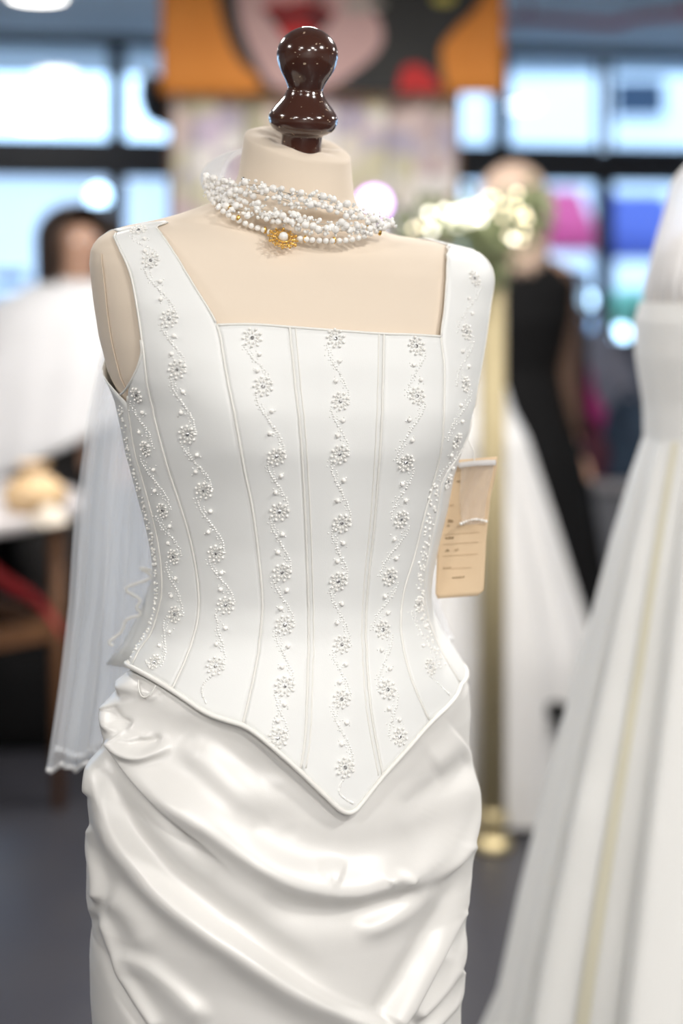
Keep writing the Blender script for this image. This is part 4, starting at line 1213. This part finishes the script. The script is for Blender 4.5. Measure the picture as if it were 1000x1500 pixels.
def person(base, h, face, arms, label, hair, dressed):
    """base: floor point; face: heading angle of the look (0 = +x); arms: ((elbow, wrist, hand dir) left, right) in world offsets"""
    k = h/1.72
    t = thing('person', label, 'person', base)
    f = Vector((math.cos(face), math.sin(face), 0)); l = Vector((-f.y, f.x, 0))    # l = the person's left
    def q_(x, y, z): return base+(f*x+l*y)*k+Vector((0, 0, z*k))
    J = {'pelvis': (q_(0, 0, .93), (.15*k, .115*k)), 'waist': (q_(.0, 0, 1.08), (.125*k, .095*k)), 'chest': (q_(.01, 0, 1.26), (.145*k, .11*k)), 'collar': (q_(-.005, 0, 1.41), (.075*k, .065*k)),
         'neck': (q_(.0, 0, 1.47), .052*k), 'skull0': (q_(.02, 0, 1.535), (.060*k, .066*k)), 'skull1': (q_(.015, 0, 1.60), (.074*k, .088*k)), 'skull2': (q_(.005, 0, 1.665), (.066*k, .080*k))}
    Bn = [('pelvis', 'waist'), ('waist', 'chest'), ('chest', 'collar'), ('collar', 'neck'), ('neck', 'skull0'), ('skull0', 'skull1'), ('skull1', 'skull2')]
    for sd_, nm in ((1, 'l'), (-1, 'r')):
        J[nm+'hip'] = (q_(0, sd_*.09, .86), .088*k); J[nm+'knee'] = (q_(.015, sd_*.10, .48), .056*k); J[nm+'calf'] = (q_(-.01, sd_*.10, .34), .052*k)
        J[nm+'ank'] = (q_(-.02, sd_*.10, .08), .037*k); J[nm+'ball'] = (q_(.12, sd_*.115, .035), (.038*k, .030*k))
        Bn += [('pelvis', nm+'hip'), (nm+'hip', nm+'knee'), (nm+'knee', nm+'calf'), (nm+'calf', nm+'ank'), (nm+'ank', nm+'ball')]
        sh = q_(-.005, sd_*.165, 1.395)
        el, wr, hd = arms[0 if sd_ > 0 else 1]
        J[nm+'sh'] = (sh, .056*k); J[nm+'el'] = (el, .040*k); J[nm+'fo'] = (el.lerp(wr, .35), .039*k); J[nm+'wr'] = (wr, .025*k)
        hd = hd.normalized(); side = hd.cross(Vector((0, 1, 0)) if abs(hd.y) < .9 else Vector((1, 0, 0))).normalized(); thick = hd.cross(side)
        palm = wr+hd*.045*k; J[nm+'palm'] = (palm, (.036*k, .020*k))
        Bn += [('collar', nm+'sh'), (nm+'sh', nm+'el'), (nm+'el', nm+'fo'), (nm+'fo', nm+'wr'), (nm+'wr', nm+'palm')]
        for i, (o_s, ln) in enumerate(((-.030, .066), (-.010, .078), (.011, .074), (.031, .058))):
            a = palm+side*o_s*k+hd*.038*k; b = a+hd*ln*.5*k+side*o_s*.15*k; c_ = b+hd*ln*.46*k+thick*.014*k
            J['%sf%da' % (nm, i)] = (a, .0105*k); J['%sf%db' % (nm, i)] = (b, .0095*k); J['%sf%dc' % (nm, i)] = (c_, .008*k)
            Bn += [(nm+'palm', '%sf%da' % (nm, i)), ('%sf%da' % (nm, i), '%sf%db' % (nm, i)), ('%sf%db' % (nm, i), '%sf%dc' % (nm, i))]
        a = palm-side*.040*k-hd*.012*k+thick*.006*k; b = a-side*.022*k+hd*.032*k; c_ = b+hd*.028*k-side*.004*k
        J[nm+'ta'] = (a, .012*k); J[nm+'tb'] = (b, .0105*k); J[nm+'tc'] = (c_, .009*k)
        Bn += [(nm+'palm', nm+'ta'), (nm+'ta', nm+'tb'), (nm+'tb', nm+'tc')]
    body = skin_body('body', J, Bn, M['skin'], t)
    # face
    fc = MB(); hc = q_(.09, 0, 1.60)
    fc.sph(q_(.098, 0, 1.585), .013*k, 10, 8, (1, .8, 1.7)); fc.build('nose', M['skin'], t)
    for s_ in (1, -1):
        MB().sph(q_(.082, s_*.031, 1.61), .012*k, 10, 8, (.8, 1, .8)).build('eye', M['van_white'], t)
        MB().sph(q_(.0, s_*.078, 1.595), .026*k, 10, 8, (.55, .4, 1.1)).build('ear', M['skin'], t)
    MB().sph(q_(.088, 0, 1.54), .020*k, 10, 6, (.5, 1.0, .35)).build('mouth', M['pink_print'], t)
    # hair: shell open at the face
    G = []
    for j in range(19):
        ph = PI*j/18*hair[1]; row = []
        for i in range(41):
            a = PI*(.30+1.40*i/40) if j > 3 else PI*(.12+1.76*i/40)
            dn = max(0, ph-PI*.5)
            rx, rz = (.102+(.03 if hair[0] == 'brown_hair' else 0)+.012*math.sin(i*2.1))*k, .125*k
            rr = math.sin(min(ph, PI*.5+dn*.25))
            z = 1.615*k+rz*math.cos(min(ph, PI*.5))-dn*hair[2]*k
            row.append(base+f*(.0*k+rx*1.05*rr*math.cos(a))+l*(rx*.98*rr*math.sin(a))+Vector((0, 0, z)))
        G.append(row)
    solid(MB().grid(G).build('hair', M[hair[0]], t), .018, 1)
    dressed(t, q_, k, f, l, J)
    return t

# --- person in black behind the post
D1 = 4.62
b1 = P(752, 400, D1); b1.z = 0
sh_r = P(803, 432, D1-.05)
def black_dress(t, q_, k, f, l, J):
    lv = [(.05, .30, .28, 1), (.30, .27, .25, .9), (.60, .225, .21, .6), (.85, .19, .165, .2), (.98, .178, .14, 0), (1.10, .145, .115, 0), (1.26, .175, .135, 0), (1.36, .185, .115, 0), (1.425, .125, .085, 0), (1.455, .08, .07, 0)]
    L2 = [(z*k, b1.x+(.03 if z < .9 else 0), b1.y, a*k, b*k, fo) for z, a, b, fo in lv]
    MB().grid(gown_mesh(L2, 11, .05, 120, 9), True).build('black_dress', M['black_cloth'], t)
    for nm in ('l', 'r'):
        p = [J[nm+'sh'][0], J[nm+'sh'][0].lerp(J[nm+'el'][0], .5), J[nm+'el'][0], J[nm+'el'][0].lerp(J[nm+'wr'][0], .5), J[nm+'el'][0].lerp(J[nm+'wr'][0], .96)]
        MB().tube(catmull(p, 6), [(.078, .074, .068, .062, .055)[min(i//6, 4)]*k for i in range(25)], 14).build('sheer_sleeve', M['sheer_black'], t)
face1 = math.radians(105)
def off1(x, y, z): return b1+Vector((x, y, z))
person(b1, 1.82, face1,
       ((off1(-.25, .02, 1.14), off1(-.24, .10, .90), Vector((0, .2, -1))), (P(826, 560, D1-.02), P(838, 640, D1-.05), Vector((.12, -.05, -1)))),
       'blonde person in a black dress with sheer sleeves, seen from behind beside the post', ('blonde', .95, .16), black_dress)
# --- person in white at the left
D2 = 4.8
b2 = P(112, 400, D2); b2.z = 0
def white_top(t, q_, k, f, l, J):
    G = []
    n = 90
    for j in range(22):
        v = j/21; row = []
        for i in range(n):
            a = 2*PI*i/n; c_, s_ = math.cos(a), math.sin(a)
            rx = np.interp(v, [0, .08, .2, .45, .8, 1], [.10, .24, .36, .41, .42, .43]); ry = np.interp(v, [0, .08, .2, .5, 1], [.10, .16, .20, .23, .25])
            hem = .90+.20*c_
            z = 1.47-(1.47-hem)*v
            z -= .02*np.interp(v, [0, .2, .5, 1], [0, 1, 1, 0])*0
            w_ = 1+.03*v*math.sin(9*a+2*v)+.02*v*math.sin(17*a)
            row.append(b2+Vector((rx*w_*c_-.06*v, ry*w_*s_, z*k)))
        G.append(row)
    solid(MB().grid(G, True).build('white_poncho', M['white_knit'], t), .008)
    for nm, s_ in (('l', 1), ('r', -1)):
        p = [J[nm+'hip'][0]+Vector((0, 0, .1)), J[nm+'hip'][0], J[nm+'knee'][0], J[nm+'calf'][0], J[nm+'ank'][0]]
        MB().tube(catmull(p, 5), [(.118, .112, .085, .075, .06, .06)[min(i//5, 5)]*k for i in range(21)], 14).build('trouser_leg', M['dark_trouser'], t)
        MB().sph(J[nm+'ball'][0]-f*.06, .062*k, 14, 8, (2.0 if abs(f.x) > .7 else 1, 2.0 if abs(f.y) > .7 else 1, .6)).build('shoe', M['black'], t)
def off2(x, y, z): return b2+Vector((x, y, z))
person(b2, 1.70, math.radians(-60),
       ((off2(.24, -.05, 1.12), off2(.24, -.16, .92), Vector((-.4, -.3, -.8))), (off2(-.24, -.05, 1.12), off2(-.24, -.16, .92), Vector((.3, -.3, -.8)))),
       'dark-haired person in a loose white poncho behind the round table', ('brown_hair', 1.0, .13), white_top)

# ================================================================== OUTSIDE
MB().box((0, 22, -.06), (60, 26, .1)).build('street', M['pavement'], smooth=False, kind='structure')
def building(name, label, x0, x1, d, z1, m, wins, z0=0):
    t = thing(name, label, 'building', ((x0+x1)/2, d, 0))
    MB().box(((x0+x1)/2, d+2, (z1+z0)/2), (x1-x0, 4, z1-z0)).build('facade', m, t, smooth=False)
    MB().box(((x0+x1)/2, d+1.95, z1+.08), (x1-x0+.2, 4.2, .16)).build('cornice', m, t, smooth=False)
    for (a, b, c_, e) in wins:
        w_ = MB(); 
        for q0, q1, r0, r1 in ((a, b, c_-.04, c_), (a, b, e, e+.04), (a-.04, a, c_, e), (b, b+.04, c_, e)): w_.box(((q0+q1)/2, d-.02, (r0+r1)/2), (q1-q0, .1, r1-r0))
        f_ = w_.build('window_frame', M['facade2'], t, smooth=False)
        MB().box(((a+b)/2, d+.0, (c_+e)/2), (b-a, .06, e-c_)).build('pane', M['teal'], f_, smooth=False)
D3 = 16
ox = lambda x, d=D3: (x-500)/F*d
oz = lambda y, d=D3: H0-(y-HY)/F*d
building('white_building', 'white building across the street with one dark window', ox(690), ox(1250), D3, 5.2, M['facade2'], [(ox(898), ox(972), oz(172), oz(118)), (ox(1050), ox(1110), oz(166), oz(122))])
building('pale_building', 'pale building seen through the windows at the left', ox(-420), ox(300), 15, 2.6, M['facade'], [(ox(-150), ox(-90), oz(330), oz(270)), (ox(20), ox(70), .6, 1.5)])
# market stalls
def stall(name, label, x0, x1, d, z, m, drop=.45):
    t = thing(name, label, 'market stall', ((x0+x1)/2, d, 0))
    G = []
    for j in range(9):
        v = j/8
        G.append([Vector((x0+(x1-x0)*u, d-.2+.9*v, z-drop+(drop+.15)*v**.8)) for u in np.linspace(0, 1, 13)])
    solid(MB().grid(G).build('awning', m, t), .02)
    va = [[Vector((x0+(x1-x0)*u, d-.2, z-drop-.14*k_*(1 if i % 2 else .8))) for i, u in enumerate(np.linspace(0, 1, 25))] for k_ in (0, 1)]
    solid(MB().grid(va).build('valance', m, t), .01)
    for x in (x0+.04, x1-.04):
        for dy in (-.18, .7): MB().tube([(x, d+dy, 0), (x, d+dy, z-drop+(.0 if dy < 0 else drop))], .025, 8).build('pole', M['van_white'], t)
    MB().box(((x0+x1)/2, d+.3, .9), (x1-x0-.1, .6, .06)).build('counter', M['van_white'], t, smooth=False)
    va = [[Vector((x0+.05+(x1-x0-.1)*u, d+.0+.02*math.sin(u*40), z_)) for u in np.linspace(0, 1, 40)] for z_ in (.02, .87)]
    solid(MB().grid(va).build('skirt', M['van_white'], t), .008)
d4 = 12.0
stall('pink_stall', 'market stall with a bright pink awning outside the right window', ox(775, d4), ox(868, d4), d4, oz(296, d4), M['pink_awning'], .30)
stall('blue_stall', 'market stall with a deep blue awning outside the far right window', ox(893, d4), ox(1010, d4), d4+.3, oz(300, d4), M['blue_awning'], .34)
# parked car
def car(label, x, d, m, flip=1):
    t = thing('car', label, 'car', (x, d, 0))
    prof = [(-2.0, .35), (-2.05, .62), (-1.9, .82), (-1.1, .92), (-.55, 1.36), (.7, 1.40), (1.35, .98), (1.95, .90), (2.05, .6), (2.0, .35)]
    G = []
    for s_, sc in ((-.80, .94), (-.74, 1), (.74, 1), (.80, .94)):
        G.append([Vector((x+flip*px*sc, d+s_*(1 if pz < 1 else .85), .35+(pz-.35)*sc)) for px, pz in prof])
    mb = MB().grid(G); n = len(prof); mb.f += [tuple(range(n)), tuple(range(4*n-1, 3*n-1, -1))]
    bevel(mb.build('body', m, t), .04)
    for a, b in ((-.95, -.05), (.02, .95)):
        v = [Vector((x+flip*a*.95, d-.79, .96)), Vector((x+flip*b, d-.79, .96)), Vector((x+flip*(b*.8), d-.70, 1.30)), Vector((x+flip*(a*.55), d-.70, 1.30))]
        MB().prism(v, (0, -.012, 0)).build('side_window', M['teal'], t, smooth=False)
    for wx in (-1.25, 1.3):
        for sy in (-.72, .72): MB().lathe((x+flip*wx, d+sy, .32), [(-.09, .20), (-.09, .32), (.09, .32), (.09, .2)], 24, Matrix.Rotation(PI/2, 3, 'X')).build('wheel', M['tyre'], t)
    for sy in (-.62, .62): MB().sph((x-flip*2.0, d+sy, .68), .09, 12, 8, (.5, 1, .7)).build('headlamp', M['headlamp'], t)
car('light blue parked car glimpsed through the right lower window', ox(820, 9.6)+1.2, 9.6, M['van_blue'])
car('white parked car outside the left lower window', ox(40, 10), 10.2, M['van_white'], -1)
mbn = thing('mint_bin', 'mint green plastic tub outside the right lower window', 'tub', (ox(922, 8.4), 8.4, 0))
MB().lathe((ox(922, 8.4), 8.4, 0), [(0, .15), (1.18, .15), (1.2, .17), (1.24, .17)], 28).build('tub_body', M['mint'], mbn)
MB().lathe((ox(922, 8.4), 8.4, 1.24), [(0, .17), (.05, .175), (.12, .12), (.15, .03)], 28).build('lid', M['mint'], mbn)
def glint(x, y, d, r, label, m):  # glowing globe on a pole, added to stand in for a window glint
    t = thing('glint', label, 'glint', (ox(x, d), d, 0))
    MB().tube([(ox(x, d), d, 0), (ox(x, d), d, oz(y, d)-r*.9)], .02, 8).build('pole', M['black'], t)
    MB().sph((ox(x, d), d, oz(y, d)), r, 16, 12).build('globe', m, t)
    MB().lathe((ox(x, d), d, oz(y, d)-r-.03), [(0, .05), (.05, .06)], 16).build('collar', M['black'], t)
glint(856, 440, 8.0, .05, 'pale blue glowing globe added as a glint left of the right window bar', M['headlamp'])
glint(909, 490, 7.7, .045, 'pale blue glowing globe added as a glint low behind the clothes heap', M['headlamp'])
glint(145, 288, 9.0, .06, 'pale blue glowing globe added as a glint outside the left window', M['headlamp'])
